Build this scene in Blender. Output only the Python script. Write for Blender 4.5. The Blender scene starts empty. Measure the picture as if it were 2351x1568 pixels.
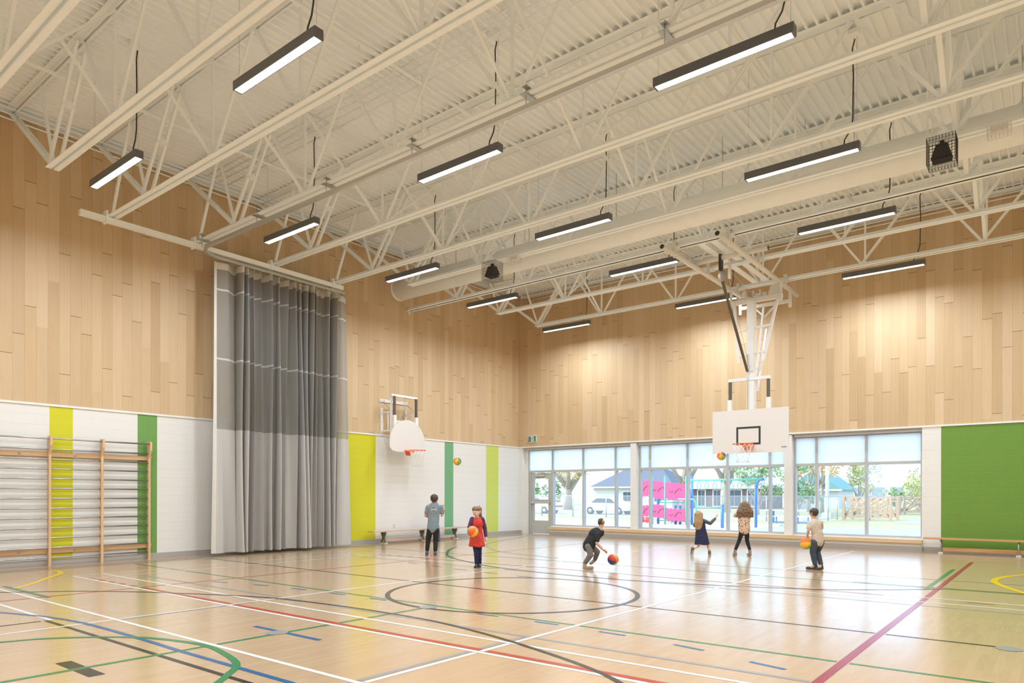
import bpy, bmesh, math, random
from mathutils import Vector, Matrix
random.seed(7)
S = bpy.context.scene
# ---------------------------------------------------------------- camera, world, sun, exposure
CAM = Vector((15.845, -20.514, 1.415))
TH = math.radians(38.2268); ROLL = math.radians(0.10526)
cd = bpy.data.cameras.new('camera'); cam = bpy.data.objects.new('camera', cd); S.collection.objects.link(cam)
cd.sensor_width = 36.0; cd.lens = 36.0 * 1587.574 / 2351.0
cd.shift_y = (1137.70 - 784.0) / 2351.0; cd.clip_end = 600; cd.clip_start = 0.05
cam.matrix_world = Matrix.Translation(CAM) @ Matrix.Rotation(TH, 4, 'Z') @ Matrix.Rotation(math.pi / 2, 4, 'X') @ Matrix.Rotation(ROLL, 4, 'Z')
S.camera = cam
S.view_settings.view_transform = 'Standard'; S.view_settings.look = 'None'
S.view_settings.exposure = 0.14; S.view_settings.gamma = 1.0; S.view_settings.use_curve_mapping = False
S.cycles.use_denoising = True
S.cycles.max_bounces = 10; S.cycles.diffuse_bounces = 7; S.cycles.transparent_max_bounces = 24
S.cycles.sample_clamp_indirect = 6.0; S.cycles.caustics_reflective = False; S.cycles.caustics_refractive = False
W = bpy.data.worlds.new('sky'); S.world = W; W.use_nodes = True
_n = W.node_tree.nodes; _l = W.node_tree.links
_bg = _n['Background']; _sky = _n.new('ShaderNodeTexSky'); _sky.sky_type = 'NISHITA'; _sky.sun_disc = False
_sky.sun_elevation = math.radians(38); _sky.sun_rotation = math.radians(250); _sky.air_density = 1.0; _sky.dust_density = 2.5
_tint = _n.new('ShaderNodeMix'); _tint.data_type = 'RGBA'; _tint.inputs[0].default_value = .8; _tint.inputs[7].default_value = (1.10, 1.52, 2.2, 1)
_l.new(_sky.outputs[0], _tint.inputs[6]); _l.new(_tint.outputs[2], _bg.inputs[0]); _bg.inputs[1].default_value = 1.10
sun = bpy.data.lights.new('sun', 'SUN'); sun.energy = 3.0; sun.angle = math.radians(0.6); sun.color = (1, .96, .9)
so = bpy.data.objects.new('sun', sun); S.collection.objects.link(so)
so.rotation_euler = Vector((-0.70, -0.38, 0.60)).to_track_quat('Z', 'Y').to_euler()
LAMP_W = 90.0; LENS = 12.0; LAMP_COL = (0.87, 0.985, 1.10)

# ---------------------------------------------------------------- helpers
PI = math.pi
COL = S.collection
WL = {}
MC = {}
def V(*a): return Vector(a)
class MB:
    def __init__(s): s.v = []; s.f = []; s.sm = []
    def add(s, vs, fs, sm=False):
        o = len(s.v); s.v += [tuple(p) for p in vs]; s.f += [tuple(i + o for i in f) for f in fs]; s.sm += [sm] * len(fs); return s
    def box(s, a, b):
        x0, y0, z0 = a; x1, y1, z1 = b
        return s.add([(x0,y0,z0),(x1,y0,z0),(x1,y1,z0),(x0,y1,z0),(x0,y0,z1),(x1,y0,z1),(x1,y1,z1),(x0,y1,z1)],
                     [(0,3,2,1),(4,5,6,7),(0,1,5,4),(1,2,6,5),(2,3,7,6),(3,0,4,7)])
    def bar(s, p, q, w, h, up=(0,0,1), off=0.0):
        # rectangular bar from p to q; w across, h along up
        p = Vector(p); q = Vector(q); d = (q - p).normalized(); u = Vector(up)
        if abs(d.dot(u)) > .995: u = Vector((1,0,0))
        r = d.cross(u).normalized(); u = r.cross(d).normalized()
        c = [r*(off-w/2)-u*h/2, r*(off+w/2)-u*h/2, r*(off+w/2)+u*h/2, r*(off-w/2)+u*h/2]
        return s.add([p+k for k in c]+[q+k for k in c], [(0,1,2,3),(7,6,5,4),(0,4,5,1),(1,5,6,2),(2,6,7,3),(3,7,4,0)])
    def tube(s, pts, r, n=8, closed=False, cap=True):
        pts = [Vector(p) for p in pts]; m = len(pts); rr = r if isinstance(r, (list, tuple)) else [r]*m
        vs = []; prev = None
        for i, p in enumerate(pts):
            a = pts[(i-1) % m] if (closed or i > 0) else p; b = pts[(i+1) % m] if (closed or i < m-1) else p
            d = (b - a).normalized()
            if prev is None:
                u = Vector((0,0,1)) if abs(d.z) < .9 else Vector((1,0,0))
            else: u = prev
            u = (u - d*u.dot(d)).normalized(); prev = u; w = d.cross(u)
            for k in range(n):
                t = 2*PI*k/n; vs.append(p + (u*math.cos(t) + w*math.sin(t))*rr[i])
        fs = []
        for i in range(m if closed else m-1):
            for k in range(n):
                a = i*n+k; b = i*n+(k+1) % n; c = ((i+1) % m)*n+(k+1) % n; d = ((i+1) % m)*n+k
                fs.append((a,b,c,d))
        if not closed and cap: fs += [tuple(range(n-1,-1,-1)), tuple((m-1)*n+k for k in range(n))]
        return s.add(vs, fs, True)
    def prism(s, poly, axis, a, b):
        # poly: 2D points in the other two axes (cyclic order), extruded along axis from a to b
        n = len(poly)
        def mk(p, t):
            if axis == 0: return (t, p[0], p[1])
            if axis == 1: return (p[0], t, p[1])
            return (p[0], p[1], t)
        return s.add([mk(p,a) for p in poly]+[mk(p,b) for p in poly],
                     [tuple(range(n-1,-1,-1)), tuple(range(n,2*n))]+[(i,(i+1)%n,n+(i+1)%n,n+i) for i in range(n)])
    def ball(s, c, r, nu=16, nv=10, R=None):
        c = Vector(c); r = (r,r,r) if not isinstance(r, (tuple,list)) else r
        vs = []; fs = []
        for j in range(nv+1):
            ph = PI*j/nv
            for i in range(nu):
                t = 2*PI*i/nu; p = Vector((r[0]*math.sin(ph)*math.cos(t), r[1]*math.sin(ph)*math.sin(t), r[2]*math.cos(ph)))
                vs.append(c + (R @ p if R else p))
        for j in range(nv):
            for i in range(nu):
                a=j*nu+i; b=j*nu+(i+1)%nu
                fs.append((a, a+nu, b+nu, b))
        return s.add(vs, fs, True)
    def caps(s, a, b, ra, rb, n=14, flat=None):
        # tapered capsule; flat=(axis vector, factor) squeezes the section along an axis
        a = Vector(a); b = Vector(b); d = b-a; L = d.length; d = d.normalized() if L > 1e-6 else Vector((0,0,1))
        u = Vector((0,0,1)) if abs(d.z) < .9 else Vector((1,0,0)); u = (u-d*u.dot(d)).normalized(); w = d.cross(u)
        rings = []
        for k in range(5): t = -PI/2 + (PI/2)*(k+.4)/4.4; rings.append((a + d*ra*math.sin(t), ra*math.cos(t)))
        for k in range(5): t = (PI/2)*k/4.4; rings.append((b + d*rb*math.sin(t), rb*math.cos(t)))
        vs = []
        for c, r in rings:
            for k in range(n):
                t = 2*PI*k/n; o = (u*math.cos(t)+w*math.sin(t))*r
                if flat: o = o - flat[0]*o.dot(flat[0])*(1-flat[1])
                vs.append(c+o)
        m = len(rings); fs = [(i*n+k, i*n+(k+1)%n, (i+1)*n+(k+1)%n, (i+1)*n+k) for i in range(m-1) for k in range(n)]
        fs += [tuple(range(n-1,-1,-1)), tuple((m-1)*n+k for k in range(n))]
        return s.add(vs, fs, True)
    def quad(s, a, b, c, d): return s.add([a,b,c,d], [(0,1,2,3)])
    def mesh(s, name, org=(0,0,0)):
        m = bpy.data.meshes.new(name); o = Vector(org)
        m.from_pydata([Vector(p)-o for p in s.v], [], s.f)
        m.polygons.foreach_set('use_smooth', s.sm); m.update(); return m
    def build(s, name, mat, parent=None, org=None):
        if parent is not None: org = WL[parent.name]
        elif org is None:
            xs=[p[0] for p in s.v]; ys=[p[1] for p in s.v]; zs=[p[2] for p in s.v]
            org = Vector(((min(xs)+max(xs))/2, (min(ys)+max(ys))/2, min(zs)))
        me = s.mesh(name, org); me.materials.append(mat)
        o = bpy.data.objects.new(name, me); COL.objects.link(o)
        if parent is not None: o.parent = parent
        else: o.location = org
        WL[o.name] = Vector(org); return o
def thing(name, label=None, cat=None, loc=(0,0,0), group=None, kind=None):
    o = bpy.data.objects.new(name, None); COL.objects.link(o); o.location = loc; o.empty_display_size = .2
    WL[o.name] = Vector(loc); return tag(o, label, cat, group, kind)
def tag(o, label=None, cat=None, group=None, kind=None):
    if label: o['label'] = label
    if cat: o['category'] = cat
    if group: o['group'] = group
    if kind: o['kind'] = kind
    return o
def struct(o): o['kind'] = 'structure'; return o
def dup(o, loc=None, parent=None):
    c = o.copy(); COL.objects.link(c)
    if parent is not None: c.parent = parent
    if loc is not None: c.location = loc; WL[c.name] = Vector(loc)
    for ch in list(o.children): dup(ch, None, c)
    return c

# ---------------------------------------------------------------- materials
class N:
    """small node-graph helper"""
    def __init__(s, name):
        s.m = bpy.data.materials.new(name); s.m.use_nodes = True; s.t = s.m.node_tree; s.n = s.t.nodes; s.l = s.t.links
        s.b = s.n['Principled BSDF']; s.out = s.n['Material Output']
    def put(s, sock, v):
        if hasattr(v, 'is_linked') or hasattr(v, 'links'): s.l.new(v, sock)
        else:
            if isinstance(v, (tuple, list)) and len(v) == 3 and sock.type == 'RGBA': v = (*v, 1)
            sock.default_value = v
    def math(s, op, a, b=0.0, c=None):
        n = s.n.new('ShaderNodeMath'); n.operation = op; s.put(n.inputs[0], a); s.put(n.inputs[1], b)
        if c is not None: s.put(n.inputs[2], c)
        return n.outputs[0]
    def mix(s, f, a, b, mode='MIX'):
        n = s.n.new('ShaderNodeMix'); n.data_type = 'RGBA'; n.blend_type = mode
        s.put(n.inputs[0], f); s.put(n.inputs[6], a); s.put(n.inputs[7], b); return n.outputs[2]
    def pos(s):
        g = s.n.new('ShaderNodeNewGeometry'); x = s.n.new('ShaderNodeSeparateXYZ'); s.l.new(g.outputs[0], x.inputs[0]); return x.outputs
    def obj(s):
        g = s.n.new('ShaderNodeTexCoord'); x = s.n.new('ShaderNodeSeparateXYZ'); s.l.new(g.outputs[3], x.inputs[0]); return x.outputs
    def vec(s, x, y, z):
        n = s.n.new('ShaderNodeCombineXYZ'); s.put(n.inputs[0], x); s.put(n.inputs[1], y); s.put(n.inputs[2], z); return n.outputs[0]
    def white(s, v, dim='2D'):
        n = s.n.new('ShaderNodeTexWhiteNoise'); n.noise_dimensions = dim
        s.l.new(v, n.inputs['W' if dim == '1D' else 'Vector']); return n.outputs
    def noise(s, v, sc, det=2.0, rough=.5):
        n = s.n.new('ShaderNodeTexNoise'); s.put(n.inputs['Vector'], v); n.inputs['Scale'].default_value = sc
        n.inputs['Detail'].default_value = det; n.inputs['Roughness'].default_value = rough; return n.outputs[0]
    def ramp(s, f, stops):
        n = s.n.new('ShaderNodeValToRGB'); s.put(n.inputs[0], f); e = n.color_ramp.elements
        while len(e) < len(stops): e.new(.5)
        for k, (p, c) in enumerate(stops): e[k].position = p; e[k].color = (*c, 1)
        return n.outputs[0]
    def bump(s, h, d=.1, st=1.0):
        n = s.n.new('ShaderNodeBump'); s.put(n.inputs['Height'], h); n.inputs['Distance'].default_value = d
        n.inputs['Strength'].default_value = st; s.l.new(n.outputs[0], s.b.inputs['Normal'])
    def fin(s, col=None, rough=None, metal=None, spec=None):
        if col is not None: s.put(s.b.inputs['Base Color'], col)
        if rough is not None: s.put(s.b.inputs['Roughness'], rough)
        if metal is not None: s.put(s.b.inputs['Metallic'], metal)
        if spec is not None: s.put(s.b.inputs['Specular IOR Level'], spec)
        return s.m
def plain(name, c, r=.5, metal=0.0, spec=.5, var=0.04, sc=6.0):
    if name in MC: return MC[name]
    n = N(name); p = n.obj(); v = n.vec(p[0], p[1], p[2]); k = n.noise(v, sc, 3)
    k = n.math('MULTIPLY_ADD', k, 2*var, 1-var)
    col = n.mix(1.0, c, n.vec(k, k, k), 'MULTIPLY')
    MC[name] = n.fin(col, r, metal, spec); return MC[name]

PAINT = plain('cream_steel_paint', (.91, .95, .965), .5)
DECK = plain('cream_deck_paint', (.925, .96, .98), .6, sc=1.2)
CREAM = plain('cream_wall_paint', (.82, .77, .70), .6)
WHITE = plain('white_powder_coat', (.78, .765, .74), .35)
BOARD = plain('white_backboard', (.70, .665, .63), .4, var=.01)
ALU = plain('satin_aluminium', (.62, .62, .60), .35, .6)
FRAME = plain('window_frame_paint', (.47, .475, .46), .4)
STEEL = plain('brushed_steel', (.45, .44, .43), .3, .8)
BLACK = plain('black_paint', (.03, .028, .026), .45)
CHAR = plain('charcoal_housing', (.12, .122, .13), .4)
DKMET = plain('dark_inner_tube', (.13, .105, .085), .35, .3)
GREYB = plain('grey_rubber_base', (.40, .375, .35), .5)
ORANGE = plain('orange_rim_paint', (.80, .15, .03), .35)
NETM = plain('white_net_cord', (.85, .84, .80), .8)
CORD = plain('black_cord', (.05, .045, .04), .6)
GALV = plain('galvanised', (.50, .52, .52), .35, .7)
RUBBER = plain('rubber_foot_pad', (.75, .70, .60), .6)

def wood_wall(axis):
    n = N('ribbed_maple_panel_' + axis); p = n.pos(); u = p[0] if axis == 'x' else p[1]; v = p[2]
    i = n.math('FLOOR', n.math('DIVIDE', u, .2)); w1 = n.white(i, '1D')[0]
    vo = n.math('ADD', v, n.math('MULTIPLY', w1, 2.44)); q = n.math('DIVIDE', vo, 2.44)
    j = n.math('FLOOR', q); fr = n.math('FRACT', q)
    wn = n.white(n.vec(i, j, 0.0), '2D'); tone = wn[0]
    w2 = n.white(n.vec(n.math('ADD', i, 51.3), j, 0.0), '2D')[0]
    joint = n.math('MULTIPLY', n.math('LESS_THAN', fr, .0045), n.math('GREATER_THAN', w2, .25))
    fu = n.math('FRACT', n.math('DIVIDE', u, .2)); edge = n.math('LESS_THAN', fu, .022)
    rib = n.math('PINGPONG', n.math('DIVIDE', u, .0222), .5); rib = n.math('MULTIPLY', rib, 2.0)
    groove = n.math('LESS_THAN', rib, .30)
    ribbed = n.math('MULTIPLY_ADD', n.math('GREATER_THAN', w2, .45), .75, .25)
    gr = n.noise(n.vec(n.math('MULTIPLY', u, 45.0), n.math('MULTIPLY', i, 3.7), n.math('MULTIPLY', vo, 1.6)), 1.0, 4, .6)
    gr2 = n.noise(n.vec(n.math('MULTIPLY', u, 9.0), n.math('MULTIPLY', i, 5.1), n.math('MULTIPLY', vo, .8)), 1.0, 2, .5)
    base = n.ramp(tone, [(0, (.565, .395, .225)), (.12, (.60, .43, .25)), (.45, (.625, .46, .275)), (.8, (.645, .48, .295)), (1, (.66, .50, .32))])
    g = n.math('ADD', n.math('MULTIPLY', gr, .16), n.math('MULTIPLY', gr2, .12)); g = n.math('ADD', g, .86)
    c = n.mix(1.0, base, n.vec(g, g, g), 'MULTIPLY')
    c = n.mix(n.math('MULTIPLY', n.math('MULTIPLY', groove, ribbed), .32), c, (.20, .11, .05))
    c = n.mix(n.math('MULTIPLY', edge, .45), c, (.22, .12, .06))
    c = n.mix(n.math('MULTIPLY', joint, .85), c, (.10, .055, .03))
    return n.fin(c, .5, spec=.35)
WOODX = wood_wall('x'); WOODY = wood_wall('y')

def block_wall(name, axis, stripes):
    n = N(name); p = n.pos(); u = p[0] if axis == 'x' else p[1]; v = p[2]
    row = n.math('FLOOR', n.math('DIVIDE', v, .2))
    off = n.math('MULTIPLY', n.math('MODULO', row, 2.0), .2)
    fu = n.math('FRACT', n.math('DIVIDE', n.math('ADD', n.math('ADD', u, off), 100.0), .4))
    fv = n.math('FRACT', n.math('DIVIDE', v, .2))
    mu = n.math('LESS_THAN', fu, .014); mv = n.math('LESS_THAN', fv, .03)
    m = n.math('MAXIMUM', n.math('MULTIPLY', mu, .6), mv)
    c = (.77, .76, .725)
    for a, b, sc in stripes:
        k = n.math('MULTIPLY', n.math('GREATER_THAN', u, a), n.math('LESS_THAN', u, b))
        k = n.math('MULTIPLY', k, n.math('GREATER_THAN', v, .12))
        c = n.mix(k, c, sc)
    nz = n.noise(n.vec(p[0], p[1], p[2]), 60, 2)
    c = n.mix(1.0, c, n.ramp(nz, [(0, (.94, .94, .94)), (1, (1, 1, 1))]), 'MULTIPLY')
    c = n.mix(n.math('MULTIPLY', m, .16), c, (.55, .52, .47))
    n.bump(n.math('ADD', n.math('MULTIPLY', nz, .12), n.math('SUBTRACT', 1.0, m)), .006, .6)
    return n.fin(c, .55)
YEL = (.62, .60, .012); YG = (.58, .66, .12); GRN = (.15, .33, .075); GRN_HAZY = (.16, .40, .20)  # last green has bluish daylight and haze mixed into its colour
BLK_L = block_wall('painted_block_left', 'y', [(-15.37,-14.95,YEL), (-13.68,-13.26,GRN), (-11.6,-11.1,GRN), (-8.6,-6.93,YEL), (-3.99,-3.57,GRN_HAZY), (-1.88,-1.2,YG), (-20.2,-18.9,YEL)])
BLK_B = block_wall('painted_block_back', 'x', [(13.54, 19.3, (.14, .28, .03))])
BLK_P = block_wall('painted_block_plain', 'x', [])

def floor_mat():
    n = N('maple_sports_floor'); p = n.pos(); u = p[0]; v = p[1]
    i = n.math('FLOOR', n.math('DIVIDE', u, .062)); w = n.white(i, '1D')[0]
    vo = n.math('ADD', v, n.math('MULTIPLY', w, 1.2)); q = n.math('DIVIDE', vo, .72); j = n.math('FLOOR', q)
    tone = n.white(n.vec(i, j, 0.0), '2D')[0]
    fu = n.math('FRACT', n.math('DIVIDE', u, .062)); fq = n.math('FRACT', q)
    e = n.math('MAXIMUM', n.math('LESS_THAN', fu, .02), n.math('LESS_THAN', fq, .003))
    gr = n.noise(n.vec(n.math('MULTIPLY', u, 40.0), n.math('MULTIPLY', vo, 2.5), n.math('MULTIPLY', j, 2.0)), 1.0, 4, .6)
    base = n.ramp(tone, [(0, (.445, .295, .165)), (.3, (.46, .307, .172)), (.7, (.472, .318, .18)), (1, (.485, .33, .19))])
    g = n.math('MULTIPLY_ADD', gr, .22, .89)
    c = n.mix(1.0, base, n.vec(g, g, g), 'MULTIPLY')
    c = n.mix(n.math('MULTIPLY', e, .18), c, (.35, .2, .1))
    rr = n.noise(n.vec(u, v, 0.0), 1.5, 2); r = n.math('MULTIPLY_ADD', rr, .08, .15)
    n.bump(n.noise(n.vec(n.math('MULTIPLY', u, 8.0), n.math('MULTIPLY', v, 2.0), 0.0), 1.0, 1), .002, .35)
    n.b.inputs['Coat Weight'].default_value = .4; n.b.inputs['Coat Roughness'].default_value = .2
    return n.fin(c, r, spec=.5)
FLOOR = floor_mat()
def line_mat(name, c): return plain('floor_line_' + name, c, .24, 0, .35, .02)

def glass(name, tint=(.94, .98, 1.0), refl=.5):
    n = N(name); t = n.n.new('ShaderNodeBsdfTransparent'); t.inputs[0].default_value = (*tint, 1)
    g = n.n.new('ShaderNodeBsdfGlossy'); g.inputs['Roughness'].default_value = .02
    fr = n.n.new('ShaderNodeFresnel'); fr.inputs[0].default_value = 1.45
    mx = n.n.new('ShaderNodeMixShader'); n.l.new(n.math('MULTIPLY', fr.outputs[0], refl), mx.inputs[0])
    n.l.new(t.outputs[0], mx.inputs[1]); n.l.new(g.outputs[0], mx.inputs[2])
    tr = n.n.new('ShaderNodeBsdfTranslucent'); tr.inputs[0].default_value = (.95, .97, 1, 1); m2 = n.n.new('ShaderNodeMixShader'); m2.inputs[0].default_value = .05   # thin white veil mixed in for daylight glare and haze
    n.l.new(mx.outputs[0], m2.inputs[1]); n.l.new(tr.outputs[0], m2.inputs[2]); n.l.new(m2.outputs[0], n.out.inputs[0]); return n.m
GLASS = glass('clear_glass')
def translucent(name, c, f=.6, alpha=0.0):
    n = N(name); d = n.n.new('ShaderNodeBsdfDiffuse'); d.inputs[0].default_value = (*c, 1)
    t = n.n.new('ShaderNodeBsdfTranslucent'); t.inputs[0].default_value = (*c, 1)
    mx = n.n.new('ShaderNodeMixShader'); mx.inputs[0].default_value = f
    n.l.new(d.outputs[0], mx.inputs[1]); n.l.new(t.outputs[0], mx.inputs[2]); o = mx.outputs[0]
    if alpha:
        a = n.n.new('ShaderNodeBsdfTransparent'); m2 = n.n.new('ShaderNodeMixShader'); m2.inputs[0].default_value = alpha
        n.l.new(o, m2.inputs[1]); n.l.new(a.outputs[0], m2.inputs[2]); o = m2.outputs[0]
    n.l.new(o, n.out.inputs[0]); return n.m
BLIND = translucent('white_roller_shade', (.92, .95, .97), .85, .12)
CURT_MESH = translucent('grey_mesh_curtain', (.345, .33, .30), .15, .22)
CURT_SOLID = plain('grey_vinyl_curtain', (.475, .46, .435), .35, 0, .5, .02)
CURT_BAND = plain('pale_curtain_webbing', (.50, .49, .46), .5)
CURT_HEAD = plain('pale_curtain_header', (.62, .60, .56), .5)

def wood(name, a, b, axis=1, rough=.45):
    if name in MC: return MC[name]
    n = N(name); p = n.obj(); q = [n.math('MULTIPLY', p[k], 2.0 if k == axis else 30.0) for k in range(3)]
    g = n.noise(n.vec(*q), 1.0, 4, .6); q2 = [n.math('MULTIPLY', p[k], 1.2 if k == axis else 14.0) for k in range(3)]
    g2 = n.noise(n.vec(*q2), 1.0, 1)
    c = n.ramp(n.math('MULTIPLY_ADD', g, .5, n.math('MULTIPLY', g2, .5)), [(.3, a), (.7, b)])
    MC[name] = n.fin(c, rough); return MC[name]
BEECH_Z = wood('beech_upright', (.58, .36, .18), (.72, .50, .29), 2)
BEECH_Y = wood('beech_rail', (.52, .30, .15), (.68, .45, .25), 1)
OAK_Y = wood('bench_wood_left', (.50, .33, .22), (.70, .52, .38), 1)
OAK_X = wood('bench_wood_right', (.45, .22, .08), (.62, .36, .15), 0)
LEDGE = wood('maple_ledge', (.62, .42, .24), (.74, .54, .34), 0)
KIDS = {"boy1": {
 "base": [4.283, -8.904], "J": {"ht": [0.055, 0.043, 1.435], "hc": [0.055, 0.044, 1.336], "nk": [0.054, 0.043, 1.222], "ch": [0.054, 0.043, 1.119], "wa": [0.042, 0.033, 0.844], "pv": [0.031, 0.025, 0.652], "ls": [-0.066, -0.052, 1.146], "le": [-0.129, -0.063, 0.932], "lw": [-0.193, 0.103, 1.129], "lh": [-0.196, 0.125, 1.191], "rs": [0.182, 0.143, 1.147], "re": [0.174, 0.175, 0.94], "rw": [0.072, 0.312, 1.088], "rh": [0.066, 0.332, 1.157], "lp": [-0.025, -0.019, 0.597], "lk": [-0.078, -0.023, 0.362], "la": [-0.078, -0.061, 0.117], "lt": [-0.205, 0.042, 0.034], "rp": [0.091, 0.072, 0.597], "rk": [0.066, 0.078, 0.342], "ra": [0.111, 0.023, 0.107], "rt": [0.078, 0.087, 0.025]}}, "girl2": {
 "base": [6.942, -10.296], "J": {"ht": [-0.011, -0.008, 1.202], "hc": [-0.015, -0.012, 1.104], "nk": [-0.024, 0.007, 0.981], "ch": [-0.01, -0.008, 0.873], "wa": [-0.014, -0.011, 0.679], "pv": [-0.01, -0.008, 0.531], "ls": [-0.082, -0.065, 0.953], "le": [-0.093, -0.137, 0.801], "lw": [0.042, -0.247, 0.747], "lh": [0.078, -0.257, 0.749], "rs": [0.07, 0.055, 0.948], "re": [0.092, 0.11, 0.77], "rw": [0.127, 0.1, 0.617], "rh": [0.142, 0.087, 0.55], "lp": [-0.037, -0.029, 0.497], "lk": [0.013, -0.054, 0.261], "la": [0.004, -0.035, 0.06], "lt": [0.081, -0.153, 0.025], "rp": [0.022, 0.017, 0.497], "rk": [0.007, 0.044, 0.249], "ra": [-0.004, 0.074, 0.063], "rt": [0.082, -0.037, 0.025]}}, "boy3": {
 "base": [8.748, -9.262], "J": {"ht": [0.244, 0.218, 0.966], "hc": [0.244, 0.218, 0.897], "nk": [0.231, 0.182, 0.786], "ch": [0.168, 0.132, 0.67], "wa": [0.106, 0.083, 0.558], "pv": [0.068, 0.054, 0.471], "rs": [0.253, 0.046, 0.677], "re": [0.27, 0.009, 0.51], "rw": [0.371, 0.063, 0.394], "rh": [0.415, 0.073, 0.368], "ls": [0.095, 0.253, 0.695], "le": [0.028, 0.302, 0.544], "lw": [0.069, 0.373, 0.453], "lh": [0.095, 0.393, 0.429], "rp": [0.099, -0.011, 0.444], "rk": [0.147, -0.012, 0.288], "ra": [0.025, -0.018, 0.131], "rt": [0.019, 0.015, 0.025], "lp": [0.051, 0.142, 0.441], "lk": [0.142, 0.239, 0.335], "la": [0.005, 0.386, 0.18], "lt": [-0.016, 0.344, 0.133]}}, "girl4": {
 "base": [9.297, -4.515], "J": {"ht": [-0.206, -0.162, 1.054], "hc": [-0.211, -0.166, 0.974], "nk": [-0.206, -0.162, 0.854], "ch": [-0.19, -0.15, 0.754], "wa": [-0.169, -0.133, 0.621], "pv": [-0.148, -0.116, 0.474], "ls": [-0.253, -0.199, 0.821], "le": [-0.334, -0.11, 0.695], "lw": [-0.329, 0.059, 0.744], "lh": [-0.32, 0.105, 0.797], "rs": [-0.127, -0.1, 0.821], "re": [-0.01, 0.056, 0.753], "rw": [0.065, 0.178, 0.872], "rh": [0.086, 0.195, 0.919], "lp": [-0.189, -0.149, 0.434], "lk": [-0.229, -0.155, 0.218], "la": [-0.253, -0.39, 0.158], "lt": [-0.297, -0.362, 0.025], "rp": [-0.1, -0.079, 0.434], "rk": [-0.052, 0.023, 0.243], "ra": [-0.005, -0.004, 0.087], "rt": [-0.044, 0.118, 0.025]}}, "girl5": {
 "base": [10.062, -4.378], "J": {"ht": [0.017, 0.013, 1.28], "hc": [0.017, 0.013, 1.182], "nk": [0.014, 0.011, 1.058], "ch": [0.014, 0.011, 0.927], "wa": [0.009, 0.007, 0.771], "pv": [0.014, 0.011, 0.633], "ls": [-0.068, -0.054, 1.018], "le": [-0.187, -0.02, 0.95], "lw": [-0.184, 0.173, 1.052], "lh": [-0.169, 0.223, 1.105], "rs": [0.096, 0.076, 1.019], "re": [0.102, 0.208, 0.984], "rw": [0.075, 0.313, 1.1], "rh": [0.072, 0.337, 1.153], "lp": [-0.027, -0.021, 0.601], "lk": [-0.085, -0.029, 0.377], "la": [-0.143, -0.151, 0.133], "lt": [-0.212, -0.09, 0.025], "rp": [0.061, 0.048, 0.601], "rk": [0.055, 0.094, 0.363], "ra": [0.138, 0.045, 0.135], "rt": [0.097, 0.14, 0.025]}}, "boy6": {
 "base": [12.237, -6.605], "J": {"ht": [-0.024, -0.019, 1.183], "hc": [-0.025, -0.02, 1.1], "nk": [-0.025, -0.02, 0.99], "ch": [-0.001, -0.001, 0.864], "wa": [0.031, 0.024, 0.703], "pv": [0.039, 0.03, 0.573], "ls": [-0.075, -0.084, 0.905], "le": [-0.086, -0.131, 0.766], "lw": [-0.119, -0.094, 0.663], "lh": [-0.12, -0.056, 0.611], "rs": [0.064, 0.114, 0.913], "re": [0.038, 0.259, 0.755], "rw": [-0.053, 0.238, 0.651], "rh": [-0.104, 0.173, 0.601], "lp": [0.002, -0.049, 0.545], "lk": [-0.036, -0.028, 0.342], "la": [-0.0, -0.0, 0.111], "lt": [-0.078, -0.011, 0.046], "rp": [0.067, 0.104, 0.54], "rk": [-0.002, 0.152, 0.352], "ra": [0.081, 0.09, 0.109], "rt": [0.044, -0.042, 0.025]}}, "boy7": {
 "base": [0.888, -5.458], "J": {"ht": [0.061, 0.048, 1.245], "hc": [0.061, 0.048, 1.138], "nk": [0.061, 0.048, 1.005], "ch": [0.062, 0.049, 0.889], "wa": [0.055, 0.043, 0.676], "pv": [0.048, 0.038, 0.498], "ls": [-0.05, -0.04, 0.942], "le": [-0.084, -0.105, 0.783], "lw": [-0.062, -0.177, 0.944], "lh": [-0.062, -0.202, 1.024], "rs": [0.176, 0.139, 0.943], "re": [0.264, 0.17, 0.855], "rw": [0.341, 0.141, 0.981], "rh": [0.363, 0.133, 1.043], "lp": [-0.001, -0.001, 0.462], "lk": [-0.07, -0.081, 0.25], "la": [-0.133, -0.105, 0.071], "lt": [-0.089, -0.197, 0.025], "rp": [0.111, 0.088, 0.463], "rk": [0.16, 0.101, 0.233], "ra": [0.161, 0.126, 0.063], "rt": [0.239, 0.061, 0.025]}}}
# ---------------------------------------------------------------- room shell
RX, RY = 19.2, -25.1          # gym is 19.2 x 25.1 m, left-back corner at the origin
ZT, ZC = 3.20, 8.90
floor = struct(MB().box((-.3, RY-.3, -.3), (RX+.3, .34, 0)).build('floor', FLOOR, org=(0,0,0)))
wl = struct(MB().box((-.35, RY-.3, 0), (0, .35, ZT)).build('wall_left', BLK_L, org=(0,0,0)))
MB().box((-.35, RY-.3, ZT), (0, .35, ZC)).build('wood_panelling', WOODY, wl)
b = MB()
b.box((0, 0, 0), (.17, .35, ZT)); b.box((.17, .19, 0), (.305, .35, ZT)); b.box((4.70, 0, 0), (4.91, .35, ZT)); b.box((9.67, 0, 0), (9.88, .35, ZT)); b.box((13.12, 0, 0), (RX+.3, .35, ZT))
b.box((1.50, -.10, 0), (13.12, .35, .20)); b.box((1.50, .1, .20), (13.12, .35, .30))
wb = struct(b.build('wall_back', BLK_B, org=(0,0,0)))
MB().box((0, 0, ZT), (RX+.3, .35, ZC)).build('wood_panelling', WOODX, wb)
wr = struct(MB().box((RX, RY-.3, 0), (RX+.35, 0, ZT)).build('wall_right', BLK_L, org=(0,0,0)))
MB().box((RX, RY-.3, ZT), (RX+.35, 0, ZC)).build('wood_panelling', WOODY, wr)
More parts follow.
